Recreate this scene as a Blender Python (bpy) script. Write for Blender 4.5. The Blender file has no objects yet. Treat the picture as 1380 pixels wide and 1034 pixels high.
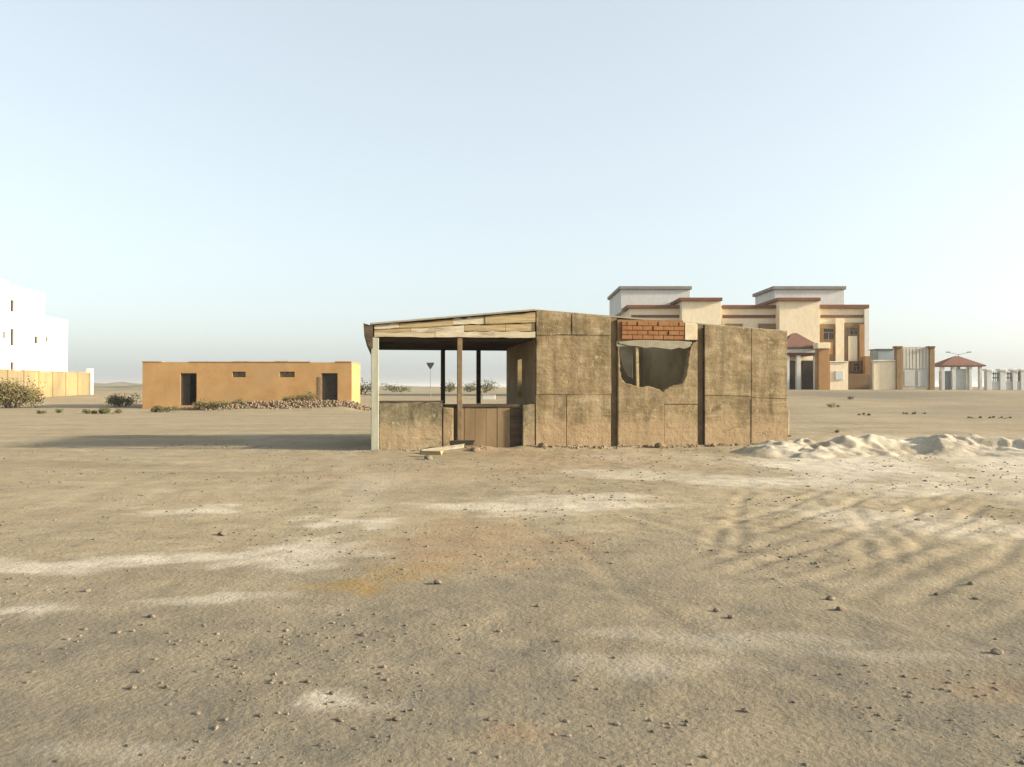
import bpy, bmesh, math, random
import numpy as np
from mathutils import Vector, Matrix

# ------------------------------------------------------------------ camera
S = bpy.context.scene
R = math.radians
EYE, FPX, CX, HY = 1.6, 1083.0, 690.0, 521.0      # photo pixels: focal, centre column, horizon row
cam = bpy.data.cameras.new('camera'); camo = bpy.data.objects.new('camera', cam)
S.collection.objects.link(camo); S.camera = camo
cam.sensor_width = 36.0; cam.lens = 36.0*FPX/1380.0
cam.clip_start = 0.1; cam.clip_end = 20000
camo.location = (0, 0, EYE)
camo.rotation_euler = (R(90)+math.atan2(HY-517.0, FPX), 0, 0)

# ------------------------------------------------------------------ sky, sun, exposure
SUN_EL, SUN_AZ = 18.0, 97.0                      # azimuth clockwise from +Y (view direction)
w = bpy.data.worlds.new('World'); S.world = w; w.use_nodes = True
nt = w.node_tree; nt.nodes.clear()
wo = nt.nodes.new('ShaderNodeOutputWorld'); bg = nt.nodes.new('ShaderNodeBackground')
sky = nt.nodes.new('ShaderNodeTexSky'); sky.sky_type = 'NISHITA'; sky.sun_disc = False
sky.sun_elevation = R(SUN_EL); sky.sun_rotation = R(SUN_AZ)
sky.air_density = 0.9; sky.dust_density = 2.8; sky.ozone_density = 0.2
hs = nt.nodes.new('ShaderNodeHueSaturation'); hs.inputs['Saturation'].default_value = 0.58
nt.links.new(sky.outputs[0], hs.inputs['Color'])
wb_ = nt.nodes.new('ShaderNodeMix'); wb_.data_type = 'RGBA'; wb_.blend_type = 'MULTIPLY'      # white balance of the whole sky
wb_.inputs[0].default_value = 1.0; wb_.inputs[7].default_value = (0.945, 1.0, 0.99, 1)
veil = nt.nodes.new('ShaderNodeMix'); veil.data_type = 'RGBA'                                     # even veil of bright dust haze over the whole sky
veil.inputs[0].default_value = 0.5; veil.inputs[7].default_value = (2.18, 2.40, 2.52, 1)
nt.links.new(hs.outputs[0], wb_.inputs[6]); nt.links.new(wb_.outputs[2], veil.inputs[6]); nt.links.new(veil.outputs[2], bg.inputs['Color']); bg.inputs['Strength'].default_value = 0.12
nt.links.new(bg.outputs[0], wo.inputs['Surface'])
sl = bpy.data.lights.new('sun', 'SUN'); sl.energy = 4.6; sl.angle = R(3.0); sl.color = (1.0, 0.86, 0.66)
so = bpy.data.objects.new('sun', sl); S.collection.objects.link(so)
sd = Vector((math.sin(R(SUN_AZ))*math.cos(R(SUN_EL)), math.cos(R(SUN_AZ))*math.cos(R(SUN_EL)), math.sin(R(SUN_EL))))
so.rotation_euler = sd.to_track_quat('Z', 'Y').to_euler(); so.location = (60, -20, 40)
S.view_settings.view_transform = 'Standard'; S.view_settings.look = 'None'
S.view_settings.exposure = 1.52; S.view_settings.gamma = 1.0
S.render.engine = 'CYCLES'

# ------------------------------------------------------------------ helpers
rng = np.random.default_rng(7); random.seed(7)
COL = S.collection

def X_at(px, Y): return (px-CX)/FPX*Y
def Z_at(py, Y): return EYE+(HY-py)/FPX*Y
def gp(px, py, z=0.0):
    Y = (EYE-z)*FPX/(py-HY); return X_at(px, Y), Y

def smooth(a, b, v):
    t = np.clip((v-a)/(b-a), 0, 1); return t*t*(3-2*t)

_P = rng.permutation(512); _V = rng.random(512)*2-1
def vnoise(x, y, s=0):
    x = np.asarray(x, float); y = np.asarray(y, float)
    xi = np.floor(x).astype(int); yi = np.floor(y).astype(int); fx = x-xi; fy = y-yi
    fx = fx*fx*(3-2*fx); fy = fy*fy*(3-2*fy)
    def h(a, b): return _V[(_P[(a+s*37) & 511]+b*7+s*13+((b*b) & 63)) & 511]
    return (h(xi, yi)*(1-fx)+h(xi+1, yi)*fx)*(1-fy)+(h(xi, yi+1)*(1-fx)+h(xi+1, yi+1)*fx)*fy
def fbm(x, y, o=4, s=0):
    a, t, n = 1.0, 0.0, 0.0
    c, sn = math.cos(0.6), math.sin(0.6)
    for i in range(o):
        t = t+a*vnoise(x, y, s+i); n += a; a *= 0.5
        x, y = 2.03*(c*x-sn*y)+5.1, 2.03*(sn*x+c*y)+1.7
    return t/n

def rise(x, y):
    """broad lie of the land: a slope up to the villa on the right, a lower one on the left"""
    x = np.asarray(x, float); y = np.asarray(y, float)
    k = smooth(-1, 11, x)
    left = 0.75*smooth(46, 86, y); right = 1.32*smooth(25, 74, y)
    heap = 0.38*np.exp(-((y-53.0)/1.5)**2)*smooth(-20.5, -16.5, x)*(1-smooth(-10.8, -9.2, x))      # spoil along the orange building
    return left*(1-k)+right*k+heap

# wheel ruts: pixel end points on the flat ground
RUTS = []
for (a, b, dep) in [((985, 772), (1300, 668), .026), ((1040, 790), (1375, 700), .022), ((1160, 668), (1205, 760), .018), ((1240, 668), (1150, 775), .020),
                    ((880, 690), (1240, 735), .016), ((1330, 680), (1190, 745), .024), ((1380, 725), (1130, 815), .018), ((700, 775), (1000, 830), .010),
                    ((640, 700), (1010, 672), .009), ((690, 850), (1360, 1000), .009), ((840, 690), (1380, 900), .011), ((20, 720), (520, 690), .008)]:
    RUTS.append((gp(*a), gp(*b), dep, 1.45, 0.075))
_r = random.Random(31)
for k in range(30):                                 # criss-cross of short shallow wheel marks on the churned patch
    cx_, cy_ = gp(_r.gauss(1190, 90), min(790, max(655, _r.gauss(705, 28)))); an = _r.choice((.5, .9, 1.3, 2.2, 2.7))+_r.gauss(0, .15); L_ = _r.uniform(.8, 2.2)
    RUTS.append(((cx_-math.cos(an)*L_/2, cy_-math.sin(an)*L_/2), (cx_+math.cos(an)*L_/2, cy_+math.sin(an)*L_/2), _r.uniform(.007, .018), 0.0, _r.uniform(.04, .07)))

def micro(x, y):
    fade = 1-smooth(24, 60, y)
    h = 0.028*fbm(x*0.7, y*0.7, 4, 3)+0.012*fbm(x*3.1, y*3.1, 3, 9)
    wl = smooth(0.5, 3.5, x+0.15*y)*smooth(7, 10, y)          # churned ground on the right
    h = h+wl*(0.012*fbm(x*2.0+0.6*y, y*2.0, 4, 21)+0.010*(1-2*np.abs(fbm(x*4.5+1.5*y, y*3.5, 4, 25)))+0.006*fbm(x*11, y*11, 2, 27))
    for (p, q, dep, gauge, wid) in RUTS:
        dx, dy = q[0]-p[0], q[1]-p[1]; L = math.hypot(dx, dy)
        s = ((x-p[0])*dx+(y-p[1])*dy)/L
        d = ((x-p[0])*dy-(y-p[1])*dx)/L+(0.22 if gauge else 0.08)*fbm(s*0.5, s*0+dep*900, 2, 5)
        e = smooth(-0.3, 0.5, s)*(1-smooth(L-0.5, L+0.3, s))
        for off in ((0, gauge) if gauge else (0,)):
            u = (d-off)/wid
            h = h+0.45*e*dep*(-1.25*np.exp(-u*u)+0.75*np.exp(-(np.abs(u)-1.9)**2*2.0))
    h = np.maximum(h, -0.032)
    # sand blown against the foot of the hut's front wall
    ca, sa = math.cos(math.radians(9.5)), math.sin(math.radians(9.5)); rx, ry = x+3.453, y-20.0
    t_ = rx*ca+ry*sa; d_ = -rx*sa+ry*ca
    h = h+(0.05+0.05*fbm(t_*1.5, t_*0+4, 3, 77))*np.exp(-((d_+0.05)/np.where(d_ < -0.05, 0.5, 0.2))**2)*smooth(-0.5, 0.2, t_)*(1-smooth(11.0, 11.8, t_))
    return h*fade

def H(x, y): return rise(x, y)+micro(np.asarray(x, float), np.asarray(y, float))
def Hs(x, y): return float(H(np.array([x]), np.array([y]))[0])

# ------------------------------------------------------------------ materials
MATS = {}
def hexl(r, g, b): return (r, g, b, 1)
class NT:
    def __init__(s, name):
        s.m = bpy.data.materials.new(name); s.m.use_nodes = True
        s.t = s.m.node_tree; s.t.nodes.clear()
        s.out = s.n('ShaderNodeOutputMaterial'); s.b = s.n('ShaderNodeBsdfPrincipled')
        s.l(s.b.outputs[0], s.out.inputs[0])
    def n(s, k, **kw):
        x = s.t.nodes.new(k)
        for a, v in kw.items(): setattr(x, a, v)
        return x
    def l(s, a, b): s.t.links.new(a, b)
    def mapping(s, scale=(1, 1, 1), src='Object'):
        tc = s.n('ShaderNodeTexCoord'); mp = s.n('ShaderNodeMapping'); mp.inputs['Scale'].default_value = scale
        s.l(tc.outputs[src], mp.inputs[0]); return mp.outputs[0]
    def noise(s, vec, scale, detail=6, rough=0.6, dist=0.0):
        x = s.n('ShaderNodeTexNoise'); x.inputs['Scale'].default_value = scale; x.inputs['Detail'].default_value = detail
        x.inputs['Roughness'].default_value = rough; x.inputs['Distortion'].default_value = dist
        s.l(vec, x.inputs['Vector']); return x.outputs['Fac']
    def ramp(s, fac, stops):
        x = s.n('ShaderNodeValToRGB'); e = x.color_ramp.elements
        while len(e) > 1: e.remove(e[-1])
        e[0].position = stops[0][0]; e[0].color = stops[0][1]
        for p, c in stops[1:]:
            k = e.new(p); k.color = c
        s.l(fac, x.inputs[0]); return x.outputs[0]
    def mix(s, fac, a, b, mode='MIX'):
        x = s.n('ShaderNodeMix', data_type='RGBA', blend_type=mode)
        for v, i in ((fac, 0), (a, 6), (b, 7)):
            if hasattr(v, 'links'): s.l(v, x.inputs[i])
            else: x.inputs[i].default_value = v
        return x.outputs[2]
    def bump(s, h, strength, dist):
        x = s.n('ShaderNodeBump'); x.inputs['Strength'].default_value = strength; x.inputs['Distance'].default_value = dist
        s.l(h, x.inputs['Height']); s.l(x.outputs[0], s.b.inputs['Normal'])
BW = lambda v: (v, v, v, 1)

def plain(name, c1, c2, scale=3.0, rough=0.9, stretch=(1, 1, 1), bump=0.3, bdist=0.01, stain=None, stain_amt=0.5, spec=0.2, stain_scale=None):
    if name in MATS: return MATS[name]
    t = NT(name); v = t.mapping(stretch)
    f = t.noise(v, scale, 7, 0.62, 0.3)
    col = t.ramp(f, [(0.32, c1+(1,)), (0.68, c2+(1,))])
    if stain:
        g = t.noise(v, stain_scale or scale*0.35, 5, 0.65, 0.6)
        m = t.ramp(g, [(0.50, BW(0)), (0.66, BW(stain_amt))])
        col = t.mix(m, col, stain+(1,))
    fine = t.noise(v, scale*14, 4, 0.6)
    col = t.mix(0.35, col, t.ramp(fine, [(0.3, BW(0.55)), (0.7, BW(1.0))]), 'MULTIPLY')
    t.l(col, t.b.inputs['Base Color']); t.b.inputs['Roughness'].default_value = rough
    t.b.inputs['Specular IOR Level'].default_value = spec
    h = t.noise(v, scale*5, 8, 0.7)
    t.bump(h, bump, bdist)
    MATS[name] = t.m; return t.m

def adobe(name, base, light, dark, pink):
    """weathered mud plaster: vertical run marks, blotches, hair cracks, sandy splash at the foot"""
    t = NT(name); tc = t.n('ShaderNodeTexCoord')
    o = tc.outputs['Object']
    v = t.n('ShaderNodeMapping'); v.inputs['Scale'].default_value = (1, 1, 1); t.l(o, v.inputs[0]); v = v.outputs[0]
    vs = t.n('ShaderNodeMapping'); vs.inputs['Scale'].default_value = (2.6, 2.6, 0.35); t.l(o, vs.inputs[0]); vs = vs.outputs[0]
    vh = t.n('ShaderNodeMapping'); vh.inputs['Scale'].default_value = (0.5, 0.5, 2.8); t.l(o, vh.inputs[0]); vh = vh.outputs[0]
    col = t.ramp(t.noise(v, 1.5, 8, 0.66, 0.8), [(0.30, dark+(1,)), (0.50, base+(1,)), (0.72, light+(1,))])
    run = t.ramp(t.noise(vs, 1.6, 6, 0.6, 0.2), [(0.36, BW(0.5)), (0.58, BW(1.0))])
    col = t.mix(0.7, col, run, 'MULTIPLY')
    band = t.ramp(t.noise(vh, 2.4, 6, 0.7, 0.9), [(0.40, BW(0.55)), (0.60, BW(1.0))])
    col = t.mix(0.55, col, band, 'MULTIPLY')
    pale = t.ramp(t.noise(v, 4.2, 7, 0.72, 0.6), [(0.57, BW(0)), (0.66, BW(0.75))])
    col = t.mix(pale, col, light+(1,))
    sx = t.n('ShaderNodeSeparateXYZ'); t.l(o, sx.inputs[0])
    wob = t.n('ShaderNodeMath', operation='MULTIPLY_ADD'); t.l(t.noise(v, 2.5, 5, 0.6), wob.inputs[0])
    wob.inputs[1].default_value = -1.1; t.l(sx.outputs['Z'], wob.inputs[2])
    foot = t.ramp(wob.outputs[0], [(-0.0, BW(0.6)), (0.30, BW(0.0))])
    col = t.mix(foot, col, pink+(1,))
    vo = t.n('ShaderNodeTexVoronoi', feature='DISTANCE_TO_EDGE'); vo.inputs['Scale'].default_value = 1.5
    wv = t.n('ShaderNodeVectorMath', operation='MULTIPLY_ADD')
    nn = t.n('ShaderNodeTexNoise'); nn.inputs['Scale'].default_value = 3.0; nn.inputs['Detail'].default_value = 6; t.l(o, nn.inputs['Vector'])
    t.l(nn.outputs['Color'], wv.inputs[0]); wv.inputs[1].default_value = (0.55, 0.55, 0.55); t.l(o, wv.inputs[2])
    t.l(wv.outputs[0], vo.inputs['Vector'])
    cr = t.ramp(vo.outputs['Distance'], [(0.0, BW(1)), (0.012, BW(0))])
    cm = t.mix(t.ramp(t.noise(v, 0.9, 3), [(0.5, BW(0)), (0.6, BW(0.75))]), BW(0), cr)
    col = t.mix(cm, col, tuple(0.6*c for c in dark)+(1,))
    fine = t.noise(v, 34, 5, 0.65)
    col = t.mix(0.4, col, t.ramp(fine, [(0.3, BW(0.6)), (0.65, BW(1.0))]), 'MULTIPLY')
    t.l(col, t.b.inputs['Base Color']); t.b.inputs['Roughness'].default_value = 0.95
    t.b.inputs['Specular IOR Level'].default_value = 0.1
    hh = t.mix(0.35, t.noise(v, 4.5, 9, 0.68), t.noise(vh, 1.6, 4, 0.6))
    hh = t.mix(cm, hh, BW(0.1))
    t.bump(hh, 0.7, 0.07)
    return t.m

def ground_mat():
    t = NT('soil'); tc = t.n('ShaderNodeTexCoord'); o = tc.outputs['Object']
    def att(n):
        a = t.n('ShaderNodeAttribute'); a.attribute_name = n; return a.outputs['Fac']
    def mp(sc, rot=0):
        m = t.n('ShaderNodeMapping'); m.inputs['Scale'].default_value = sc; m.inputs['Rotation'].default_value = (0, 0, rot)
        t.l(o, m.inputs[0]); return m.outputs[0]
    v = mp((1, 1, 1)); vx = mp((0.45, 1.3, 1), R(10)); vd = mp((0.35, 1.6, 1), R(-28))
    col = t.ramp(t.noise(vx, 0.45, 9, 0.62, 0.6), [(0.30, (0.217, 0.175, 0.114, 1)), (0.50, (0.268, 0.219, 0.140, 1)), (0.70, (0.310, 0.257, 0.172, 1))])
    col = t.mix(t.ramp(t.noise(v, 1.7, 8, 0.66, 0.4), [(0.48, BW(0)), (0.68, BW(0.55))]), col, (0.177, 0.147, 0.099, 1))
    col = t.mix(t.ramp(t.noise(vd, 1.1, 8, 0.68, 0.5), [(0.52, BW(0)), (0.70, BW(0.5))]), col, (0.339, 0.294, 0.214, 1))
    col = t.mix(t.ramp(t.noise(v, 6.5, 7, 0.72, 0.4), [(0.54, BW(0)), (0.68, BW(0.55))]), col, (0.119, 0.099, 0.072, 1))
    col = t.mix(t.ramp(t.noise(vx, 3.1, 8, 0.72, 0.8), [(0.56, BW(0)), (0.70, BW(0.45))]), col, (0.389, 0.340, 0.265, 1))
    brk = t.ramp(t.noise(v, 3.2, 8, 0.7, 0.3), [(0.30, BW(0.4)), (0.60, BW(1))])
    def layer(col, name, c, k=1.0):
        a = t.n('ShaderNodeMath', operation='MULTIPLY'); t.l(att(name), a.inputs[0]); t.l(brk, a.inputs[1])
        return t.mix(a.outputs[0], col, c)
    col = layer(col, 'dark', (0.150, 0.133, 0.102, 1))
    col = layer(col, 'red', (0.251, 0.162, 0.090, 1))
    col = layer(col, 'ochre', (0.245, 0.160, 0.056, 1))
    col = layer(col, 'pale', (0.480, 0.432, 0.348, 1))
    col = t.mix(t.ramp(t.noise(v, 14, 6, 0.7), [(0.58, BW(0)), (0.68, BW(0.65))]), col, (0.120, 0.099, 0.070, 1))
    fine = t.noise(v, 60, 5, 0.7)
    col = t.mix(0.5, col, t.ramp(fine, [(0.28, BW(0.55)), (0.62, BW(1.0))]), 'MULTIPLY')
    t.l(col, t.b.inputs['Base Color']); t.b.inputs['Roughness'].default_value = 0.97
    t.b.inputs['Specular IOR Level'].default_value = 0.08
    hh = t.mix(0.35, t.noise(v, 6, 10, 0.70), t.noise(v, 24, 4, 0.6))
    t.bump(hh, 0.55, 0.045)
    return t.m

M_soil = ground_mat()
M_adobe = adobe('mud_plaster', (0.282, 0.213, 0.119), (0.388, 0.310, 0.197), (0.185, 0.137, 0.076), (0.351, 0.250, 0.149))
M_adobe_dark = adobe('old_plaster', (0.235, 0.198, 0.120), (0.368, 0.317, 0.202), (0.110, 0.097, 0.060), (0.350, 0.258, 0.158))
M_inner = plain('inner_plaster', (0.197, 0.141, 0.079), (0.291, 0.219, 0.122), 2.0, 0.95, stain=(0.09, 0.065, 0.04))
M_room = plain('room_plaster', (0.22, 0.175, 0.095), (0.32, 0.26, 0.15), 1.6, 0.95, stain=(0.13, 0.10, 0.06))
M_panel = plain('brown_board', (0.15, 0.105, 0.056), (0.225, 0.16, 0.09), 3.0, 0.9, (1, 1, 0.3))
M_col = plain('exposed_column', (0.115, 0.080, 0.045), (0.20, 0.145, 0.085), 4.0, 0.95)
M_wood_pale = plain('weathered_pale_wood', (0.320, 0.272, 0.176), (0.464, 0.416, 0.296), 5.0, 0.85, (0.3, 1, 3), 0.5, 0.01, (0.23, 0.16, 0.085), 0.75)
M_wood_tan = plain('weathered_tan_wood', (0.247, 0.180, 0.090), (0.413, 0.330, 0.188), 5.0, 0.9, (0.35, 1, 3.5), 0.5, 0.01, (0.17, 0.11, 0.05), 0.8)
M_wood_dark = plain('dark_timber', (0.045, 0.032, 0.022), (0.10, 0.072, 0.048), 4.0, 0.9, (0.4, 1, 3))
M_post = plain('painted_post', (0.267, 0.270, 0.204), (0.360, 0.360, 0.288), 4.0, 0.8, (1, 1, 0.4), 0.4, 0.01, (0.25, 0.19, 0.12), 0.7)
M_roof = plain('roof_sheet', (0.20, 0.19, 0.15), (0.30, 0.28, 0.21), 3.0, 0.8)
M_clay = plain('clay_block', (0.193, 0.084, 0.031), (0.249, 0.121, 0.051), 3.0, 0.92, stain=(0.33, 0.19, 0.08), stain_amt=0.5)
M_mortar = plain('mortar', (0.170, 0.096, 0.045), (0.221, 0.132, 0.064), 6.0, 0.95)
M_conc = plain('lintel_concrete', (0.207, 0.185, 0.132), (0.276, 0.252, 0.190), 5.0, 0.9, stain=(0.2, 0.16, 0.1))
M_grey = plain('grey_board', (0.13, 0.12, 0.085), (0.20, 0.185, 0.135), 4.0, 0.9)
M_orange = plain('orange_limewash', (0.354, 0.202, 0.078), (0.439, 0.270, 0.115), 0.9, 0.92, (1, 1, 1), 0.4, 0.03, (0.36, 0.245, 0.125), 0.75, stain_scale=0.55)
M_orange_top = plain('orange_coping', (0.30, 0.17, 0.08), (0.42, 0.25, 0.12), 2.0, 0.92)
M_void = plain('dark_interior', (0.030, 0.024, 0.018), (0.05, 0.04, 0.03), 3.0, 0.95)  # near-black, stands for the shade inside doorways; the timber piece shares it
M_white = plain('white_paint', (0.615, 0.599, 0.550), (0.664, 0.648, 0.599), 0.5, 0.8, (1, 1, 0.4), 0.1, 0.01, (0.66, 0.63, 0.55), 0.35)
M_yellow = plain('yellow_wall', (0.180, 0.137, 0.070), (0.218, 0.171, 0.102), 0.6, 0.92, (1, 1, 0.5), 0.2, 0.01, (0.42, 0.28, 0.12), 0.5)
M_cream = plain('cream_render', (0.732, 0.611, 0.420), (0.792, 0.682, 0.493), 0.4, 0.85, (1, 1, 0.4), 0.1, 0.01, (0.66, 0.54, 0.35), 0.35)
M_greyw = plain('grey_white_render', (0.510, 0.518, 0.493), (0.578, 0.586, 0.561), 0.4, 0.85, (1, 1, 0.4), 0.1)
M_redtrim = plain('red_brown_trim', (0.150, 0.062, 0.036), (0.199, 0.092, 0.053), 1.0, 0.8)
M_greytrim = plain('grey_trim', (0.17, 0.165, 0.155), (0.24, 0.235, 0.22), 1.0, 0.8)
M_brown = plain('brown_stone', (0.203, 0.128, 0.062), (0.270, 0.180, 0.090), 1.2, 0.85)
M_rust = plain('orange_stone', (0.302, 0.161, 0.066), (0.374, 0.221, 0.099), 1.2, 0.85)
M_tileroof = plain('red_roof_tile', (0.129, 0.061, 0.043), (0.171, 0.088, 0.062), 2.0, 0.8)
M_glass = plain('dark_window_glass', (0.018, 0.016, 0.016), (0.03, 0.026, 0.026), 1.0, 0.15, spec=0.5, bump=0.0)
M_bluegrey = plain('blue_grey_tank', (0.24, 0.275, 0.29), (0.31, 0.345, 0.36), 1.0, 0.6)
M_gate = plain('pale_gate_metal', (0.450, 0.427, 0.360), (0.503, 0.480, 0.413), 0.8, 0.55, (1, 1, 0.3))
M_gatelow = plain('grey_gate_metal', (0.38, 0.37, 0.35), (0.46, 0.45, 0.43), 0.8, 0.55)
M_leaf = plain('olive_leaf', (0.070, 0.072, 0.024), (0.13, 0.125, 0.045), 3.0, 0.8, bump=0.0)
M_leaf2 = plain('dry_leaf', (0.105, 0.090, 0.036), (0.175, 0.145, 0.062), 3.0, 0.8, bump=0.0)
M_stem = plain('shrub_stem', (0.10, 0.075, 0.05), (0.15, 0.115, 0.075), 3.0, 0.9)
M_stone = plain('dark_stone', (0.07, 0.058, 0.042), (0.24, 0.20, 0.15), 22.0, 0.95)
M_rubble = plain('pale_rubble', (0.162, 0.116, 0.072), (0.218, 0.166, 0.111), 4.0, 0.95, stain=(0.30, 0.2, 0.12))
M_sign = plain('dark_sign_back', (0.04, 0.045, 0.045), (0.07, 0.075, 0.075), 2.0, 0.6)
M_hill = plain('far_scrub', (0.15, 0.135, 0.085), (0.24, 0.205, 0.135), 0.05, 0.95, stain=(0.10, 0.10, 0.055), stain_amt=0.8)

# ------------------------------------------------------------------ mesh helpers
def link_mesh(name, bm, mat, parent=None, smoothf=False):
    me = bpy.data.meshes.new(name); bm.normal_update(); bm.to_mesh(me); bm.free()
    if smoothf:
        me.polygons.foreach_set('use_smooth', [True]*len(me.polygons))
    o = bpy.data.objects.new(name, me); COL.objects.link(o)
    if mat: me.materials.append(mat)
    if parent: o.parent = parent
    return o
def tag(o, label=None, cat=None, group=None, kind=None):
    if label: o['label'] = label
    if cat: o['category'] = cat
    if group: o['group'] = group
    if kind: o['kind'] = kind
    return o
def empty(name, loc, rz=0.0, label=None, cat=None, group=None):
    o = bpy.data.objects.new(name, None); COL.objects.link(o); o.location = loc; o.rotation_euler = (0, 0, rz)
    o.empty_display_size = 0.3
    return tag(o, label, cat, group)
def bev(bm, w):
    if w > 0: bmesh.ops.bevel(bm, geom=bm.edges[:], offset=w, segments=1, affect='EDGES', clamp_overlap=True)
def bm_box(x0, x1, y0, y1, z0, z1, bw=0.0, bm=None):
    own = bm is None
    bm = bm or bmesh.new()
    vs = [bm.verts.new(p) for p in ((x0, y0, z0), (x1, y0, z0), (x1, y1, z0), (x0, y1, z0), (x0, y0, z1), (x1, y0, z1), (x1, y1, z1), (x0, y1, z1))]
    for f in ((3, 2, 1, 0), (4, 5, 6, 7), (0, 1, 5, 4), (1, 2, 6, 5), (2, 3, 7, 6), (3, 0, 4, 7)): bm.faces.new([vs[i] for i in f])
    if own: bev(bm, bw)
    return bm
def box(name, x0, x1, y0, y1, z0, z1, mat, parent=None, bw=0.01):
    return link_mesh(name, bm_box(x0, x1, y0, y1, z0, z1, bw), mat, parent)
def prism(name, pts, y0, y1, mat, parent=None, bw=0.0):
    """outline in (x, z), counter-clockwise seen from -Y, given thickness from y0 to y1"""
    bm = bmesh.new()
    a = [bm.verts.new((x, y0, z)) for x, z in pts]; b = [bm.verts.new((x, y1, z)) for x, z in pts]
    n = len(pts); bm.faces.new(a); bm.faces.new(b[::-1])
    for i in range(n): bm.faces.new((a[i], b[i], b[(i+1) % n], a[(i+1) % n]))
    bmesh.ops.recalc_face_normals(bm, faces=bm.faces[:]); bev(bm, bw)
    return link_mesh(name, bm, mat, parent)
def rough_edge(p, q, n, amp, sd):
    """points from p to q with a broken, uneven line between them"""
    r = random.Random(sd); out = []
    for i in range(n+1):
        k = i/n; j = 0 if i in (0, n) else amp
        out.append((p[0]+(q[0]-p[0])*k+r.uniform(-j, j)*0.5, p[1]+(q[1]-p[1])*k+r.uniform(-j, j)))
    return out
def tube(bm, p, q, r0, r1, n=7):
    p = Vector(p); q = Vector(q); d = (q-p).normalized(); a = d.orthogonal().normalized(); b = d.cross(a)
    c0 = [bm.verts.new(p+(a*math.cos(2*math.pi*i/n)+b*math.sin(2*math.pi*i/n))*r0) for i in range(n)]
    c1 = [bm.verts.new(q+(a*math.cos(2*math.pi*i/n)+b*math.sin(2*math.pi*i/n))*r1) for i in range(n)]
    for i in range(n): bm.faces.new((c0[i], c0[(i+1) % n], c1[(i+1) % n], c1[i]))
    bm.faces.new(c0[::-1]); bm.faces.new(c1)
def from_np(name, V, F, mat, parent=None, smoothf=False):
    me = bpy.data.meshes.new(name); V = np.asarray(V, np.float32); F = np.asarray(F, np.int32); k = F.shape[1]
    me.vertices.add(len(V)); me.vertices.foreach_set('co', V.ravel())
    me.loops.add(F.size); me.loops.foreach_set('vertex_index', F.ravel())
    me.polygons.add(len(F)); me.polygons.foreach_set('loop_start', np.arange(0, F.size, k, dtype=np.int32))
    me.polygons.foreach_set('loop_total', np.full(len(F), k, np.int32))
    me.polygons.foreach_set('use_smooth', np.full(len(F), smoothf))
    me.update(calc_edges=True); me.validate()
    o = bpy.data.objects.new(name, me); COL.objects.link(o)
    if mat: me.materials.append(mat)
    if parent: o.parent = parent
    return o
def set_attr(o, name, arr):
    a = o.data.attributes.new(name, 'FLOAT', 'POINT'); a.data.foreach_set('value', np.asarray(arr, np.float32).ravel())

# ------------------------------------------------------------------ ground
def axis(lo, hi, step, far, g):
    a = list(np.arange(lo, hi+step/2, step)); d = step; r = a[-1]
    while r < far: d = min(d*g, far); r += d; a.append(r)
    return a
xs_r = axis(0, 13, 0.065, 4000, 1.10); xs = np.array([-v for v in xs_r[:0:-1]]+xs_r)
ys_f = axis(2.4, 24, 0.06, 6000, 1.045); ys_b = axis(0, 0.1, 0.1, 600, 1.35)
ys = np.array([2.4-v for v in ys_b[:0:-1]]+ys_f)
GX, GY = np.meshgrid(xs, ys); gx, gy = GX.ravel(), GY.ravel()
gz = H(gx, gy)
nx, ny = len(xs), len(ys)
idx = np.arange(nx*ny).reshape(ny, nx)
F = np.stack([idx[:-1, :-1].ravel(), idx[:-1, 1:].ravel(), idx[1:, 1:].ravel(), idx[1:, :-1].ravel()], 1)
ground = from_np('ground', np.stack([gx, gy, gz], 1), F, M_soil, smoothf=True)
tag(ground, kind='structure')
# soil stains and drifts of pale sand: each lies where the photograph shows it on the ground
def patch(px, py, rx, ry, ang=0.0, seed=0, wob=1.15):
    """soft, ragged ellipse on the ground; rx, ry in photo pixels about (px, py)"""
    X0, Y0 = gp(px, py); Xr = rx/FPX*Y0; Yr = abs(gp(px, py-ry)[1]-gp(px, py+ry)[1])/2
    dx, dy = gx-X0, gy-Y0; c, s = math.cos(ang), math.sin(ang)
    u = (dx*c+dy*s)/Xr; v = (-dx*s+dy*c)/Yr
    q = np.sqrt(u*u+v*v)+wob*fbm(gx*(1.6/max(Xr, .4)), gy*(1.6/max(Yr, .4)), 4, 40+seed)
    return 1-smooth(0.32, 1.22, q)
def acc(lst):
    o = np.zeros_like(gx)
    for k, (amt, a) in enumerate(lst): o = np.maximum(o, amt*patch(*a, seed=k) if len(a) < 6 else amt*patch(*a))
    return o
pale = acc([(.8, (260, 688, 70, 8, .1)), (.75, (60, 762, 130, 13, .12)), (.8, (230, 752, 110, 12, .2)), (.75, (400, 738, 120, 22, .25)),
            (.8, (465, 705, 70, 10, 0)), (.7, (20, 822, 70, 12, .1)), (.6, (310, 808, 90, 9, 0)), (.85, (455, 946, 75, 17, .1)),
            (.8, (660, 682, 170, 9, -.05)), (.6, (780, 672, 120, 8, .1)), (.95, (1150, 625, 190, 22, 0)), (.85, (1330, 610, 150, 22, 0)),
            (.75, (1090, 650, 150, 12, 0)), (.6, (1230, 660, 140, 10, 0)), (.55, (1310, 710, 90, 26, .3)), (.5, (1150, 700, 120, 24, .2)),
            (.28, (830, 900, 160, 20, 0)), (.28, (1000, 860, 200, 18, -.2)), (.22, (170, 1010, 160, 18, 0)), (.45, (860, 640, 130, 7, 0))])
pale = np.maximum(pale, 0.35*smooth(0.15, 0.6, fbm(gx*0.5, gy*0.16, 4, 60))*(1-smooth(20, 40, gy)))
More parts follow.
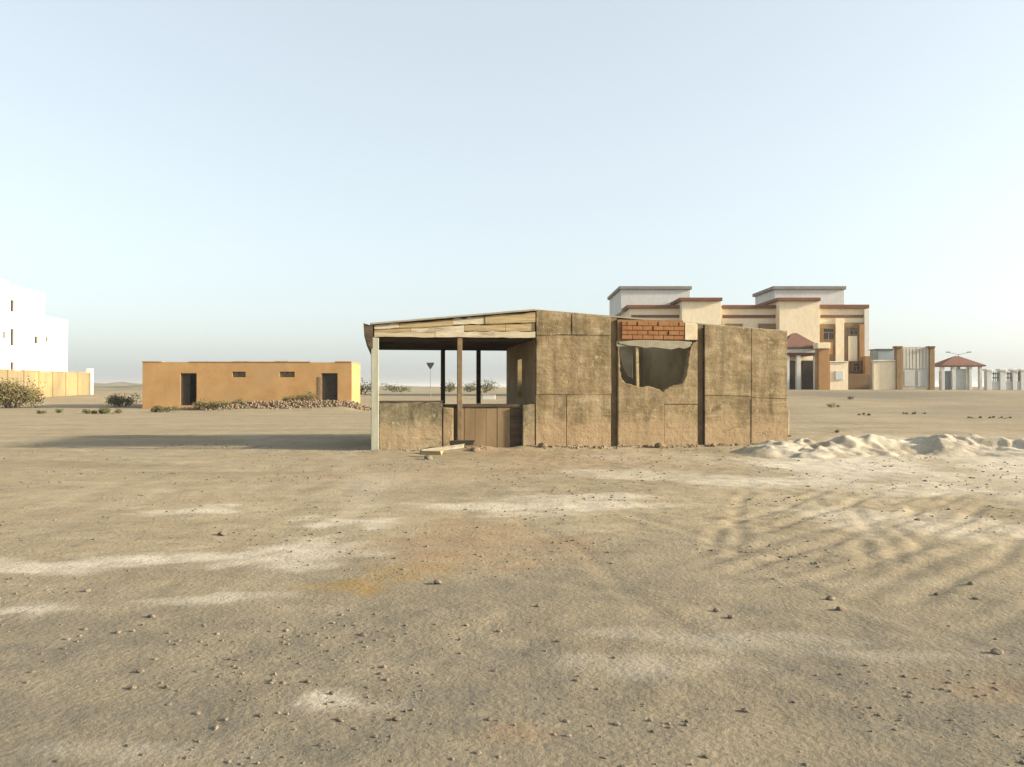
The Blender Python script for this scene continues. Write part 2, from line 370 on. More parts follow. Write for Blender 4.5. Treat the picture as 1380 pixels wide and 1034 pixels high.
ochre = acc([(.8, (485, 787, 72, 20, .1)), (.35, (570, 770, 60, 14, 0))])
red = acc([(.55, (640, 730, 150, 32, 0)), (.5, (760, 622, 220, 14, 0)), (.35, (1330, 930, 60, 30, 0)), (.3, (560, 640, 160, 10, 0)), (.4, (690, 985, 60, 22, 0))])
dark = acc([(.55, (130, 900, 260, 80, 0)), (.5, (640, 940, 260, 60, 0)), (.45, (1000, 790, 240, 40, 0)), (.5, (1180, 960, 260, 60, -.1)),
            (.4, (280, 830, 260, 26, 0)), (.5, (800, 1000, 240, 40, 0)), (.35, (880, 730, 200, 20, 0)), (.4, (560, 860, 200, 30, 0))])
dark = np.maximum(dark, 1.0*(1-smooth(4.5, 9.5, gy+1.2*fbm(gx*0.5, gy*0.5, 3, 72)))*smooth(-1.3, 0.1, fbm(gx*0.9, gy*0.9, 4, 73)))
dark = np.maximum(dark, 1.0*smooth(26, 50, gy)*smooth(-2, 8, gx)*smooth(-0.5, 0.4, fbm(gx*0.12, gy*0.10, 4, 70)))
set_attr(ground, 'pale', pale); set_attr(ground, 'ochre', ochre); set_attr(ground, 'red', red); set_attr(ground, 'dark', dark)

# low far ridge beyond the veranda
def ridge(name, x0, x1, y0, y1, hfun, mat, n=120, m=14):
    u = np.linspace(0, 1, n); v = np.linspace(0, 1, m); U, Vv = np.meshgrid(u, v)
    Xx = x0+(x1-x0)*U; Yy = y0+(y1-y0)*Vv
    Zz = rise(Xx, Yy)-0.3+hfun(Xx, Yy, U, Vv)
    ii = np.arange(n*m).reshape(m, n)
    Fq = np.stack([ii[:-1, :-1].ravel(), ii[:-1, 1:].ravel(), ii[1:, 1:].ravel(), ii[1:, :-1].ravel()], 1)
    return tag(from_np(name, np.stack([Xx.ravel(), Yy.ravel(), Zz.ravel()], 1), Fq, mat, smoothf=True), kind='structure')
ridge('hills', -420, -20, 330, 560, lambda X, Y, U, V: np.sin(np.pi*V)*np.clip(np.sin(np.pi*U), 0, 1)**.5*(2.6+2.4*fbm(X*.02, Y*.02, 4, 80)+1.2*fbm(X*.11, Y*.11, 3, 81)), M_hill, 220, 24)
ridge('hills', -120, -16, 150, 230, lambda X, Y, U, V: np.sin(np.pi*V)*np.clip(np.sin(np.pi*U), 0, 1)**.5*(1.0+1.4*fbm(X*.05, Y*.05, 4, 84)+.5*fbm(X*.3, Y*.3, 3, 85)), M_hill, 220, 24)

# ------------------------------------------------------------------ bank of pale tipped sand beside the hut
def sand_bank():
    X = np.arange(4.6, 17.0, 0.05); Y = np.arange(16.3, 22.6, 0.05); Xm, Ym = np.meshgrid(X, Y)
    base = rise(Xm, Ym)+micro(Xm.ravel(), Ym.ravel()).reshape(Xm.shape)
    crest = 19.7+0.35*np.sin(Xm*0.8)+0.25*fbm(Xm*0.6, Xm*0+3, 3, 90)
    prof = np.exp(-((Ym-crest)/np.where(Ym < crest, 1.15, 0.75))**2)
    wx = Xm+0.5*fbm(Xm*0.9, Ym*0.9, 3, 91); wy = Ym+0.5*fbm(Xm*0.9, Ym*0.9, 3, 92)
    rid = 1-np.abs(fbm(wx*0.85+wy*0.5, wy*0.75, 3, 93))*2.2
    rid2 = 1-np.abs(fbm(wx*2.0-wy*0.8, wy*1.7, 3, 95))*2.2
    ends = smooth(4.9, 6.6, Xm)*(1-smooth(15.6, 16.9, Xm))
    h = ends*prof*(0.10+0.30*np.clip(rid, 0, 1)+0.13*np.clip(rid2, 0, 1)+0.05*fbm(Xm*6, Ym*6, 3, 96))
    for (xc, yc, hh_, wl_, wr_, wy_) in ((6.5, 19.9, .22, .35, .9, .7), (7.6, 19.3, .26, .22, .8, .55), (8.9, 20.0, .34, .25, 1.2, .6), (10.3, 19.4, .30, .22, 1.0, .6), (11.4, 20.2, .36, .25, 1.3, .7), (12.9, 19.5, .30, .25, 1.0, .6), (14.3, 20.0, .34, .3, 1.2, .7)):
        dx_ = Xm-xc-0.45*(Ym-yc)+0.25*fbm(Xm*2.5, Ym*2.5, 3, 98)
        h = h+hh_*np.exp(-(np.abs(dx_)/np.where(dx_ < 0, wl_, wr_))**1.5-(np.abs(Ym-yc)/wy_)**2)
    h = h*0.62
    edge = smooth(0.0, 0.07, h)
    Z = base-0.03*(1-edge)+h*edge+0.004
    n, m = len(X), len(Y); ii = np.arange(n*m).reshape(m, n)
    Fq = np.stack([ii[:-1, :-1].ravel(), ii[:-1, 1:].ravel(), ii[1:, 1:].ravel(), ii[1:, :-1].ravel()], 1)
    keep = (h.ravel()[Fq].max(1) > 0.004)
    o = from_np('sand_bank', np.stack([Xm.ravel(), Ym.ravel(), Z.ravel()], 1), Fq[keep], M_soil, smoothf=True)
    p = np.clip(0.75+0.7*fbm(Xm*1.6, Ym*1.6, 4, 97)+1.3*(h-0.15), 0, 0.95).ravel()  # mottled sand; light on crests and shade in hollows put into the tone
    set_attr(o, 'pale', p)
    for a in ('ochre', 'red', 'dark'): set_attr(o, a, p*0)
    tag(o, kind='structure')
sand_bank()

# ------------------------------------------------------------------ the ruined hut
A = R(9.5); P0 = (X_at(503, 20.0), 20.0)
U = (math.cos(A), math.sin(A)); VV = (-math.sin(A), math.cos(A))
def fr(px, py, d=0.0):
    """photo pixel -> (along, height) on the hut's front plane set back by d"""
    ox, oy = P0[0]+VV[0]*d, P0[1]+VV[1]*d
    k = (px-CX)/FPX
    t = (k*oy-ox)/(U[0]-k*U[1]); Y = oy+U[1]*t
    return t, EYE+(HY-py)/FPX*Y
T = lambda px, d=0.0: fr(px, 500, d)[0]
def poly(pix, d=0.0): return [fr(px, py, d) for px, py in pix][::-1]
hut = empty('ruined_hut', (P0[0], P0[1], 0), A, 'derelict mud-plastered hut with open veranda and gaping hole in its front wall', 'hut')
DEP = 4.8; TB = -0.25                                # depth; walls run a little below the soil
def fpanel(name, pix, d0, d1, mat, bw=0.012):
    return prism(name, poly(pix, d0), d0, d1, mat, hut, bw)
def rp(p, q, n, amp, sd): return rough_edge(p, q, n, amp, sd)[:-1]
jb = 640    # pixel row safely below the soil
W = 0.22
# front wall panels, parted by seams; small steps in depth
fpanel('wall_panel', rp((723, 418), (770, 421), 4, 1, 1)+[(770, 421), (769, 451)]+rp((769, 451), (723, 452), 4, .7, 2)+[(723, 452)], 0.006, 0.026, M_adobe, 0.006)
fpanel('wall_panel', rp((771, 421), (823, 427), 4, 1, 3)+[(823, 427), (823, 452), (771, 451)], 0.0, 0.026, M_adobe, 0.006)
fpanel('wall_panel', rp((723, 452.7), (823, 452.7), 6, .8, 4)+[(823, 452.7), (824, 531)]+rp((824, 531), (723, 532), 6, .8, 5)+[(723, 532)], 0.012, 0.026, M_adobe, 0.006)
fpanel('wall_panel', rp((722, 532.8), (763, 533), 3, .7, 6)+[(763, 533), (762, jb), (722, jb)], 0.0, 0.026, M_adobe, 0.006)
fpanel('wall_panel', rp((764, 532.8), (823, 532.2), 4, .7, 7)+[(823, 532.2), (823, jb), (763, jb)], 0.008, 0.026, M_adobe, 0.006)
# broken middle bay
for (a0, a1, p0, p1) in ((723.5, 822.5, 422, 430), (950.5, 1060, 441, 450)):
    fpanel('wall_core', [(a0, p0), (a1, p1), (a1, jb), (a0, jb)], 0.028, W, M_adobe_dark, 0.0)
hole_c = [(940, 460), (934, 462), (930.5, 470), (929, 482), (927, 497), (925, 509), (919, 517), (908, 519), (899, 524), (893, 527.5), (886, 524), (872, 521.5), (857, 520), (846, 518), (838, 512), (835.5, 500), (835, 484), (834.8, 467), (833, 466)]
hole = []                                            # crumbled edge: small steps along the break
_h = random.Random(77)
for (p, q) in zip(hole_c[1:-2], hole_c[2:-1]):
    for i in range(3):
        k = i/3; hole.append((p[0]+(q[0]-p[0])*k+_h.uniform(-.9, .9), p[1]+(q[1]-p[1])*k+_h.uniform(-1.2, 1.2)))
hole = [hole_c[0], hole_c[1]]+hole[1:]+hole_c[-2:]
hole = [(max(834.3, min(934, x)) if 833.5 < x < 939 else x, y) for x, y in hole]
fpanel('wall_panel', [(833, jb), (833, 466)]+hole[::-1][1:]+[(940, 460), (940, 545), (894.5, 545), (894.5, jb)], 0.0, W, M_adobe)
fpanel('wall_panel', [(895, 545.7), (940, 545.7), (940, jb), (895, jb)], 0.01, 0.026, M_adobe, 0.006)
fpanel('wall_panel', rp((923, 434.5), (940, 437), 3, 1, 8)+[(940, 437), (940, 458.5), (923, 458.5)], 0.0, W, plain('pale_plaster_patch', (0.42, 0.34, 0.22), (0.55, 0.47, 0.33), 4.0))
# right bay
fpanel('wall_panel', rp((950, 437.5), (1012, 442.5), 5, 1.2, 9)+[(1012, 442.5), (1012, 534), (950, 532.5)], 0.0, 0.026, M_adobe, 0.006)
fpanel('wall_panel', rp((1012.8, 442.6), (1061, 447), 4, 1.2, 10)+[(1061, 447), (1061, 537.5), (1012.8, 536)], 0.010, 0.026, M_adobe, 0.006)
fpanel('wall_panel', [(950, 533.2), (1012, 534.7), (1011.5, jb), (950, jb)], 0.012, 0.026, M_adobe, 0.006)
fpanel('wall_panel', [(1012.8, 536.8), (1061, 538.2), (1061, jb), (1012.3, jb)], 0.0, 0.026, M_adobe, 0.006)
# dark columns set back in the joints
for (a, b, top) in ((823, 833, 427.5), (940, 950, 437.5)):
    t0, _ = fr(a, 500); t1, z1 = fr(b, top)
    box('column', t0+0.004, t1-0.004, 0.11, W+0.05, TB, z1, M_col, hut, 0.01)
# clay block infill, lintel, boards in the hole
t0, zb = fr(838, 457.5); t1, zt = fr(922, 432.5); zt -= 0.03
box('mortar_bed', T(833)+0.003, t1-0.004, 0.05, W-0.01, zb-0.05, fr(833, 429)[1]-0.03, M_mortar, hut, 0.0)
nc, nr = 6, 4; bw_, bh_ = (t1-t0)/nc, (zt-zb)/nr; proto = None
r = random.Random(5)
for j in range(nr):
    for i in range(nc+(j % 2)):
        x0 = t0+(i-(0.5 if j % 2 else 0))*bw_; x1 = x0+bw_
        x0 = max(x0, t0); x1 = min(x1, t1)
        b = box('brick', x0+0.006, x1-0.006, 0.0+r.uniform(-.012, .014), 0.12, zb+j*bh_+0.006, zb+(j+1)*bh_-0.006, M_clay, hut, 0.008)
fpanel('lintel', [(834, 463)]+rp((834, 461), (857, 458.5), 2, .5, 11)+rp((857, 458.5), (928, 459.5), 5, .6, 12)+[(933, 461), (931, 467.5), (922, 470.5), (915, 469), (904, 471.5), (892, 470), (880, 468.5), (869, 469.5), (862, 467.5), (846, 466)], 0.015, W-0.02, M_conc)
fpanel('window_board', [(835, 470), (852, 469), (853, 511), (846, 507), (839, 492)], 0.17, 0.20, M_grey, 0.004)
fpanel('window_post', [(857, 468), (860.5, 468), (861.5, 522), (858, 522)], 0.06, 0.13, M_wood_tan, 0.004)
# room: partition to the veranda, back wall, side wall, floor, roof
tp = T(722); tR = T(1061)
zroof = lambda t: fr(722, 418)[1]-(t-tp)*(fr(722, 418)[1]-fr(1061, 447)[1])/(tR-tp)
def yz_wall(name, x0, x1, y0, y1, z0, z1, mat): return box(name, x0, x1, y0, y1, z0, z1, mat, hut, 0.006)
# partition wall with a narrow opening (four pieces round it)
so0, so1 = 2.05, 2.75
zt = zroof(tp)-0.12
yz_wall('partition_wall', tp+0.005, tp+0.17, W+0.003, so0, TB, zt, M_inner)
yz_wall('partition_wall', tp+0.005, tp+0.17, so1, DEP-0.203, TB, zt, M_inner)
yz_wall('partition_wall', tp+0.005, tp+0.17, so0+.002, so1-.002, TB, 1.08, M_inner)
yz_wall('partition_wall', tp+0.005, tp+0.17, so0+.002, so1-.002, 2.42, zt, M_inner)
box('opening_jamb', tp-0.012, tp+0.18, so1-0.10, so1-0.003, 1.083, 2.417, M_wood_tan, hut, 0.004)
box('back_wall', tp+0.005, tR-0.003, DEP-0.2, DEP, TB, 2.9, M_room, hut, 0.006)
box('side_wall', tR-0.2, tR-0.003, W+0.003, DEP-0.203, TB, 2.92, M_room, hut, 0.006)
box('cross_wall', T(940)+0.03, T(950)+0.10, W+0.06, DEP-0.203, TB, 3.14, M_room, hut, 0.006)  # added wall, keeps direct sun off the room seen through the hole
pr = [(tp-0.03, zroof(tp)-0.005), (tR+0.05, zroof(tR)-0.005), (tR+0.05, zroof(tR)+0.035), (tp-0.03, zroof(tp)+0.035)]
prism('roof', pr, 0.10, 1.3, M_roof, hut, 0.004)   # sheet stops short, shaped to let sky light into the room
# ragged top edge lumps of plaster above the roof sheet
# veranda -----------------------------------------------------------------
zl, zr = fr(503, 437)[1], fr(722, 418)[1]; zbm = fr(503, 455)[1]; zbr = fr(722, 455.5)[1]
tl = T(504)
prism('veranda_roof', [(tl-0.10, zl-0.02), (tp-0.035, zr-0.02), (tp-0.035, zr+0.025), (tl-0.10, zl+0.025)], -0.08, DEP+0.15, M_roof, hut, 0.004)
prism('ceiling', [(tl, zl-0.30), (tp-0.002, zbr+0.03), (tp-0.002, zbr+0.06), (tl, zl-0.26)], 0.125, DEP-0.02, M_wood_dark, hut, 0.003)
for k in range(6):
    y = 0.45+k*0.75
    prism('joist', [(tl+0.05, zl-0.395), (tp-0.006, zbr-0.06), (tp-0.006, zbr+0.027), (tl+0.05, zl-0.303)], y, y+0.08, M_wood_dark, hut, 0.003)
box('fascia_backing', tl+0.01, tp-0.01, 0.1105, 0.122, zbm+0.03, zl-0.03, M_wood_dark, hut, 0.0)
prism('fascia_backing', [(tl+0.01, zl-0.028), (tp-0.01, zl-0.028), (tp-0.01, zr-0.06)], 0.1105, 0.122, M_wood_dark, hut, 0.0)
# front fascia: three long boards, the joints open
def band(name, a0, a1, b0, b1, d0, mats, sd, cuts):
    q = random.Random(sd); cs = [0.0]+cuts+[1.0]
    for i in range(len(cs)-1):
        k0, k1 = cs[i]+0.001, cs[i+1]-0.001
        P = lambda k, a, b_: (tl+(tp-0.006-tl)*k, zbm+(zbr-zbm)*k+((zl-zbm)+((zr-zbr)-(zl-zbm))*k)*(a+(b_-a)*k)+q.uniform(-.008, .008))
        lo = rough_edge(P(k0, a0, b0), P(k1, a0, b0), 5, 0.012, sd+i); hi = rough_edge(P(k1, a1, b1), P(k0, a1, b1), 6, 0.026, sd+i+7)
        prism(name, lo+hi, d0+q.uniform(-.012, .012), 0.108, mats[i % len(mats)], hut, 0.004)
M_wood_grey = plain('bleached_wood', (0.34, 0.29, 0.20), (0.52, 0.47, 0.36), 6.0, 0.9, (0.5, 1, 2.5), 0.6, 0.012, (0.16, 0.11, 0.06), 0.9)
band('fascia_board', 0.02, 0.34, 0.00, 0.24, 0.000, [M_wood_pale, M_wood_grey], 20, [0.37, 0.74])
band('fascia_board', 0.35, 0.62, 0.25, 0.56, 0.038, [M_wood_tan, M_wood_grey, M_wood_tan], 32, [0.22, 0.55, 0.81])
band('fascia_board', 0.64, 0.92, 0.58, 0.92, 0.014, [M_wood_grey, M_wood_tan], 44, [0.15, 0.48, 0.68])
# dark eave board hanging on the sunless side
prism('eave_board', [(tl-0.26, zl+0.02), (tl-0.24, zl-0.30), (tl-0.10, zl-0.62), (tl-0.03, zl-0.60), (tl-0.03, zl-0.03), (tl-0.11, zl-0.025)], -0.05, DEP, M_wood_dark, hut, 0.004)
# posts
box('corner_post', T(500), T(510.5), 0.0, 0.17, TB, zbm-0.003, M_post, hut, 0.012)
box('post', T(616.5), T(623), 0.01, 0.13, TB, zbm-0.003+0.01, M_col, hut, 0.008)
for px in (597, 645):
    t = T(px, DEP-0.12); box('post', t-0.065, t+0.065, DEP-0.16, DEP-0.04, 1.06, 2.72, M_wood_dark, hut, 0.006)
box('back_beam', tl, tp-0.003, DEP-0.18, DEP-0.022, 2.725, 2.86, M_wood_dark, hut, 0.005)
# low walls
zs = fr(503, 542)[1]
fpanel('low_wall', [(511, jb), (511, 543)]+rp((511, 543), (596, 543), 8, .7, 30)+[(596, 543), (596, jb)], 0.015, 0.19, M_adobe_dark)
box('sill', T(511)+0.004, T(597), 0.0, 0.21, zs-0.015, zs+0.03, M_wood_dark, hut, 0.006)
fpanel('wall_end', [(597, jb), (597, 549), (611, 550), (611, jb)], 0.005, 0.20, M_adobe)
fpanel('wall_stub', [(705, jb), (705, 546)]+rp((705, 546), (720.5, 545), 3, .8, 31)+[(720.5, 545), (720.5, jb)], 0.006, 0.2, M_adobe_dark)
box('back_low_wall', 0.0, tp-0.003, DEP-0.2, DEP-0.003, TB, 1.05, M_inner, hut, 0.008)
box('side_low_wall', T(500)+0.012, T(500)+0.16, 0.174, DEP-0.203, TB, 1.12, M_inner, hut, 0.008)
_b = random.Random(12)
bx = [612, 626, 640, 655, 670, 687.5, 704]
for i in range(6):                                   # brown boards close the bay beside the post
    hi = 549.5+_b.uniform(-1, 1)
    fpanel('panel_board', [(bx[i]+.25, hi), (bx[i+1]-.25, hi+_b.uniform(-.6, .6)), (bx[i+1]-.25, jb), (bx[i]+.25, jb)], 0.15+_b.uniform(0, .012), 0.185, M_wood_dark if i == 5 else M_panel, 0.003)
box('panel_rail', T(611)+0.005, T(705)-0.005, 0.12, 0.2, fr(650, 549)[1], fr(650, 545.5)[1], M_wood_dark, hut, 0.006)
fl = box('floor', 0.17, tR-0.21, 0.21, DEP-0.21, -0.2, 0.035, M_inner, hut, 0.0)

# things lying before the hut
def stone_bm(r, seed, sq=0.65):
    bm = bmesh.new(); bmesh.ops.create_icosphere(bm, subdivisions=2 if r > 0.03 else 1, radius=r)
    q = random.Random(seed); ax = [(Vector((q.gauss(0, 1), q.gauss(0, 1), q.gauss(0, 1))).normalized(), r*q.uniform(.55, .95)) for _ in range(8)]
    for v in bm.verts:
        for n, d in ax:
            k = v.co.dot(n)
            if k > d: v.co -= n*(k-d)
        v.co.x *= 1.25; v.co.z *= sq
    return bm
def plank(px, py, L, ww, th, rz, tilt, mat, label, nm='plank'):
    x, y = gp(px, py)
    bm = bm_box(-L/2, L/2, -ww/2, ww/2, 0, th, 0.006)
    for v in bm.verts:
        v.co.z += 0.02*math.sin(v.co.x*5)
        if abs(v.co.x) > L/2-0.05: v.co.x += random.uniform(-.05, .05)
    o = link_mesh(nm, bm, mat); o.location = (x, y, Hs(x, y)+0.035+abs(math.sin(tilt))*L/2); o.rotation_euler = (0, tilt, rz)
    return tag(o, label, 'plank')
plank(597, 611.5, 1.0, 0.15, 0.09, R(14), R(-5), M_wood_grey, 'short pale plank lying before the low veranda wall')
plank(582, 616, 0.45, 0.16, 0.09, R(-15), R(4), M_wood_tan, 'stubby tan board end beside the short pale plank')
plank(622, 607, 0.60, 0.14, 0.12, R(5), R(3), M_void, 'dark charred timber piece before the veranda doorway', 'timber_piece')  # near-black block of timber
def stone(px, py, r, mat, label, seed, group=None, z=None, nm='stone', cat='stone'):
    x, y = gp(px, py)
    o = link_mesh(nm, stone_bm(r, seed), mat, None, False); o.location = (x, y, Hs(x, y)+r*0.30); o.rotation_euler = (0, 0, seed*1.7)
    return tag(o, label, cat, group)
stone(577, 619.5, 0.11, M_stone, 'dark lump against the end of the stubby tan board', 3)
stone(640, 609, 0.13, M_rubble, 'pale stone beside the dark timber before the veranda doorway', 5)
for k, (px, py, rr) in enumerate(((730, 606, .12), (890, 604.5, .16), (873, 604.5, .10), (961, 603.5, .09))):
    stone(px, py, rr, M_col, ['brown clod at the foot of the hut wall by the veranda doorway', 'large brown clod at the foot of the wall below the gaping hole',
          'small brown clod next to the large clod below the gaping hole', 'brown clod at the foot of the rightmost wall bay'][k], 20+k, nm='clod', cat='clod')
for k, (px, py, rr) in enumerate(((535, 967, .030), (1004, 956, .028), (1343, 881, .045), (448, 932, .024), (180, 926, .030), (352, 965, .022), (118, 797, .04), (205, 830, .04),
                                  (590, 786, .05), (490, 855, .032), (1236, 702, .05), (952, 1018, .022), (725, 818, .03), (1118, 808, .045), (1130, 822, .04), (985, 830, .035),
                                  (965, 822, .035), (1308, 790, .04), (415, 917, .025), (660, 968, .02), (300, 720, .06), (160, 850, .03), (190, 905, .03), (80, 1028, .018),
                                  (645, 1012, .022), (1262, 800, .03), (368, 916, .022), (225, 925, .025))):
    stone(px, py, rr*0.75, M_stone, 'small dark stone lying loose on the open sand', 50+k, 'dark stones scattered on the sand')
# gravel: too many to count
def gravel():
    base = bmesh.new(); bmesh.ops.create_icosphere(base, subdivisions=1, radius=1.0)
    bv = np.array([v.co[:] for v in base.verts]); bf = np.array([[v.index for v in f.verts] for f in base.faces]); base.free()
    n = 15000
    y = 2.6+20*rng.random(n)**1.5; x = (rng.random(n)*2-1)*(y*0.72+0.8)
    dn = fbm(x*0.8, y*0.8, 3, 110)
    k = dn > rng.random(n)*0.75-0.22; x, y = x[k], y[k]; n = len(x)
    r_ = (0.0035+0.009*rng.random(n)**3)*(0.75+y*0.08)
    z = H(x, y); Vt = []; 
    sc = np.stack([r_*(0.8+rng.random(n)), r_*(0.8+rng.random(n)), r_*(0.5+0.4*rng.random(n))], 1)
    jit = 1+0.35*(rng.random((n, len(bv), 1))-0.5)
    V3 = bv[None]*jit*sc[:, None, :]+np.stack([x, y, z+r_*0.2], 1)[:, None, :]
    F3 = bf[None]+(np.arange(n)*len(bv))[:, None, None]
    o = from_np('gravel', V3.reshape(-1, 3), F3.reshape(-1, 3), M_stone)
    tag(o, 'loose brown gravel strewn over the open sand', 'gravel', kind='stuff')
gravel()

# ------------------------------------------------------------------ shrubs
def bush(px, Y, w_, h_, d_, n, mat, label, seed, leaf=0.055, name='desert_shrub', cat='shrub', group=None, base=None):
    X = X_at(px, Y); z0 = Hs(X, Y) if base is None else base
    q = np.random.default_rng(seed)
    root = empty(name, (X, Y, z0), 0, label, cat, group)
    nl = max(3, int(3+w_*1.6)); cx = (q.random(nl)-.5)*w_*0.72; cy = (q.random(nl)-.5)*d_*0.6; hh = h_*(0.55+0.45*q.random(nl)); hh[0] = h_; cx[0] *= .4
    rr = np.minimum(hh*0.75, w_*0.36)*(0.7+0.4*q.random(nl))
    L = q.integers(0, nl, n)
    d = q.normal(size=(n, 3)); d /= np.linalg.norm(d, axis=1)[:, None]
    rad = q.random(n)**0.45
    P = np.stack([cx[L]+d[:, 0]*rr[L]*rad, cy[L]+d[:, 1]*np.minimum(rr[L], d_*.5)*rad, hh[L]*0.55+d[:, 2]*hh[L]*0.47*rad], 1)
    P += 0.05*h_*q.normal(size=P.shape); P[:, 2] = np.clip(P[:, 2], 0.02, None)
    a = q.normal(size=(n, 3)); a /= np.linalg.norm(a, axis=1)[:, None]
    b = np.cross(a, q.normal(size=(n, 3))); b /= np.linalg.norm(b, axis=1)[:, None]
    s = leaf*(0.6+0.9*q.random(n))[:, None]
    V4 = np.stack([P-a*s, P+b*s*.45, P+a*s, P-b*s*.45], 1).reshape(-1, 3)
    F4 = np.arange(4*n).reshape(n, 4)
    from_np('crown', V4, F4, mat, root)
    bm = bmesh.new()
    for k in range(nl): tube(bm, (cx[k]*.25, cy[k]*.25, -0.1), (cx[k], cy[k], hh[k]*0.65), 0.03*h_+0.01, 0.012, 5)
    link_mesh('stem', bm, M_stem, root)
    return root
def Yg(py, z=0.05): return (EYE-z)*FPX/(py-HY)
bush(14, 56, 3.9, 2.15, 2.6, 5200, M_leaf2, 'large rounded dry shrub in front of the yellow compound wall', 1, 0.07)
bush(165, 58, 2.6, 0.95, 1.6, 2000, M_leaf, 'low spreading shrub off the end wall of the orange building', 2)
bush(56, 47, 0.7, 0.28, 0.5, 350, M_leaf, 'tiny shrub tuft on the sand before the large dry shrub', 3, .035)
bush(78, 48.5, 0.6, 0.25, 0.5, 320, M_leaf, 'small flat shrub tuft between the tiny tuft and the long mat', 4, .035)
bush(140, 47, 3.2, 0.36, 0.9, 1700, M_leaf, 'long flat mat of olive scrub on the open sand', 5, .04)
bush(215, 49.5, 2.6, 0.42, 0.9, 1500, M_leaf, 'flat scrub mat below the left end of the orange building', 6, .04)
bush(272, 52.5, 1.5, 0.80, 0.9, 1000, M_leaf2, 'tangled shrub at the foot of the left doorway', 7, .045)
bush(292, 52.2, 1.7, 0.62, 0.9, 1000, M_leaf, 'low olive shrub just right of the left doorway', 8, .045)
bush(318, 53, 1.5, 0.5, 0.8, 800, M_leaf2, 'thin dry shrub under the left window slot', 9, .045)
bush(393, 53.6, 1.7, 0.65, 0.8, 900, M_leaf, 'olive shrub under the right window slot', 10, .045)
bush(418, 53.6, 1.6, 1.05, 0.8, 1100, M_leaf2, 'upright dry shrub beside the right doorway', 11, .045)

# ------------------------------------------------------------------ orange building
def facade(name, x0, x1, z0, z1, y0, y1, holes, mat, parent):
    """a wall as one mesh with real rectangular openings"""
    xs_ = sorted({x0, x1, *[h[0] for h in holes], *[h[1] for h in holes]}); zs_ = sorted({z0, z1, *[h[2] for h in holes], *[h[3] for h in holes]})
    bm = bmesh.new(); cell = {}
    def solid(i, j):
        if i < 0 or j < 0 or i >= len(xs_)-1 or j >= len(zs_)-1: return False
        cxm, czm = (xs_[i]+xs_[i+1])/2, (zs_[j]+zs_[j+1])/2
        return not any(h[0] < cxm < h[1] and h[2] < czm < h[3] for h in holes)
    vc = {}
    def v(i, j, k):
        if (i, j, k) not in vc: vc[(i, j, k)] = bm.verts.new((xs_[i], (y0, y1)[k], zs_[j]))
        return vc[(i, j, k)]
    for i in range(len(xs_)-1):
        for j in range(len(zs_)-1):
            if not solid(i, j): continue
            bm.faces.new((v(i, j, 0), v(i+1, j, 0), v(i+1, j+1, 0), v(i, j+1, 0)))
            bm.faces.new((v(i, j+1, 1), v(i+1, j+1, 1), v(i+1, j, 1), v(i, j, 1)))
            if not solid(i-1, j): bm.faces.new((v(i, j, 0), v(i, j+1, 0), v(i, j+1, 1), v(i, j, 1)))
            if not solid(i+1, j): bm.faces.new((v(i+1, j, 1), v(i+1, j+1, 1), v(i+1, j+1, 0), v(i+1, j, 0)))
            if not solid(i, j-1): bm.faces.new((v(i, j, 1), v(i+1, j, 1), v(i+1, j, 0), v(i, j, 0)))
            if not solid(i, j+1): bm.faces.new((v(i, j+1, 0), v(i+1, j+1, 0), v(i+1, j+1, 1), v(i, j+1, 1)))
    bmesh.ops.recalc_face_normals(bm, faces=bm.faces[:])
    return link_mesh(name, bm, mat, parent)

YO = 55.0; AO = R(4.0); OX = X_at(192, YO)
og = empty('orange_building', (OX, YO, 0), AO, 'long low abandoned building with flaking orange walls and two open doorways', 'building')
def ofr(px, py):
    k = (px-CX)/FPX; t = (k*YO-OX)/(math.cos(AO)-k*math.sin(AO)); Y = YO+math.sin(AO)*t
    return t, EYE+(HY-py)/FPX*Y
W_O = ofr(474, 500)[0]; ZTO = ofr(192, 488)[1]; DO = 5.0
def orect(a, b, c, d): return (ofr(a, 500)[0], ofr(c, 500)[0], ofr((a+c)/2, d)[1], ofr((a+c)/2, b)[1])
oh = [orect(243, 503, 265, 543), orect(433, 503, 455, 543), orect(313, 501, 331, 508.5), orect(377, 501, 397, 508.5)]
for h in range(2): oh[h] = (oh[h][0], oh[h][1], 0.30, oh[h][3])
facade('front_wall', 0, W_O, -0.3, ZTO, 0, 0.25, oh, M_orange, og)
box('end_wall', W_O-0.25, W_O-0.003, 0.253, DO, -0.3, ZTO-0.002, M_orange, og, 0.0)
box('end_wall', 0.003, 0.25, 0.253, DO, -0.3, ZTO-0.002, M_orange, og, 0.0)
facade('back_wall', 0.253, W_O-0.253, -0.3, ZTO-0.3, DO-0.25, DO, [(oh[0][1]-0.75, oh[0][1]-0.30, 1.75, 2.35)], M_inner, og)
box('roof', 0.253, W_O-0.253, 0.253, DO-0.253, ZTO-0.45, ZTO-0.25, M_roof, og, 0.0)
r = random.Random(9); x = -0.04
while x < W_O:                                     # chipped coping stones
    L = r.uniform(0.9, 1.9); x1 = min(x+L, W_O+0.04)
    if r.random() > 0.12: box('coping', x, x1-0.02, -0.04, 0.29, ZTO+0.003, ZTO+r.uniform(0.04, 0.10), M_orange_top, og, 0.01)
    x = x1
box('end_coping', W_O-0.27, W_O+0.03, 0.30, DO+0.03, ZTO+0.003, ZTO+0.07, M_orange_top, og, 0.01)
for h in oh[:2]:
    f = facade('door_frame', h[0]+0.002, h[1]-0.002, h[2]+0.002, h[3]-0.002, 0.06, 0.16, [(h[0]+0.07, h[1]-0.07, h[2]+0.001, h[3]-0.07)], M_wood_dark, og)
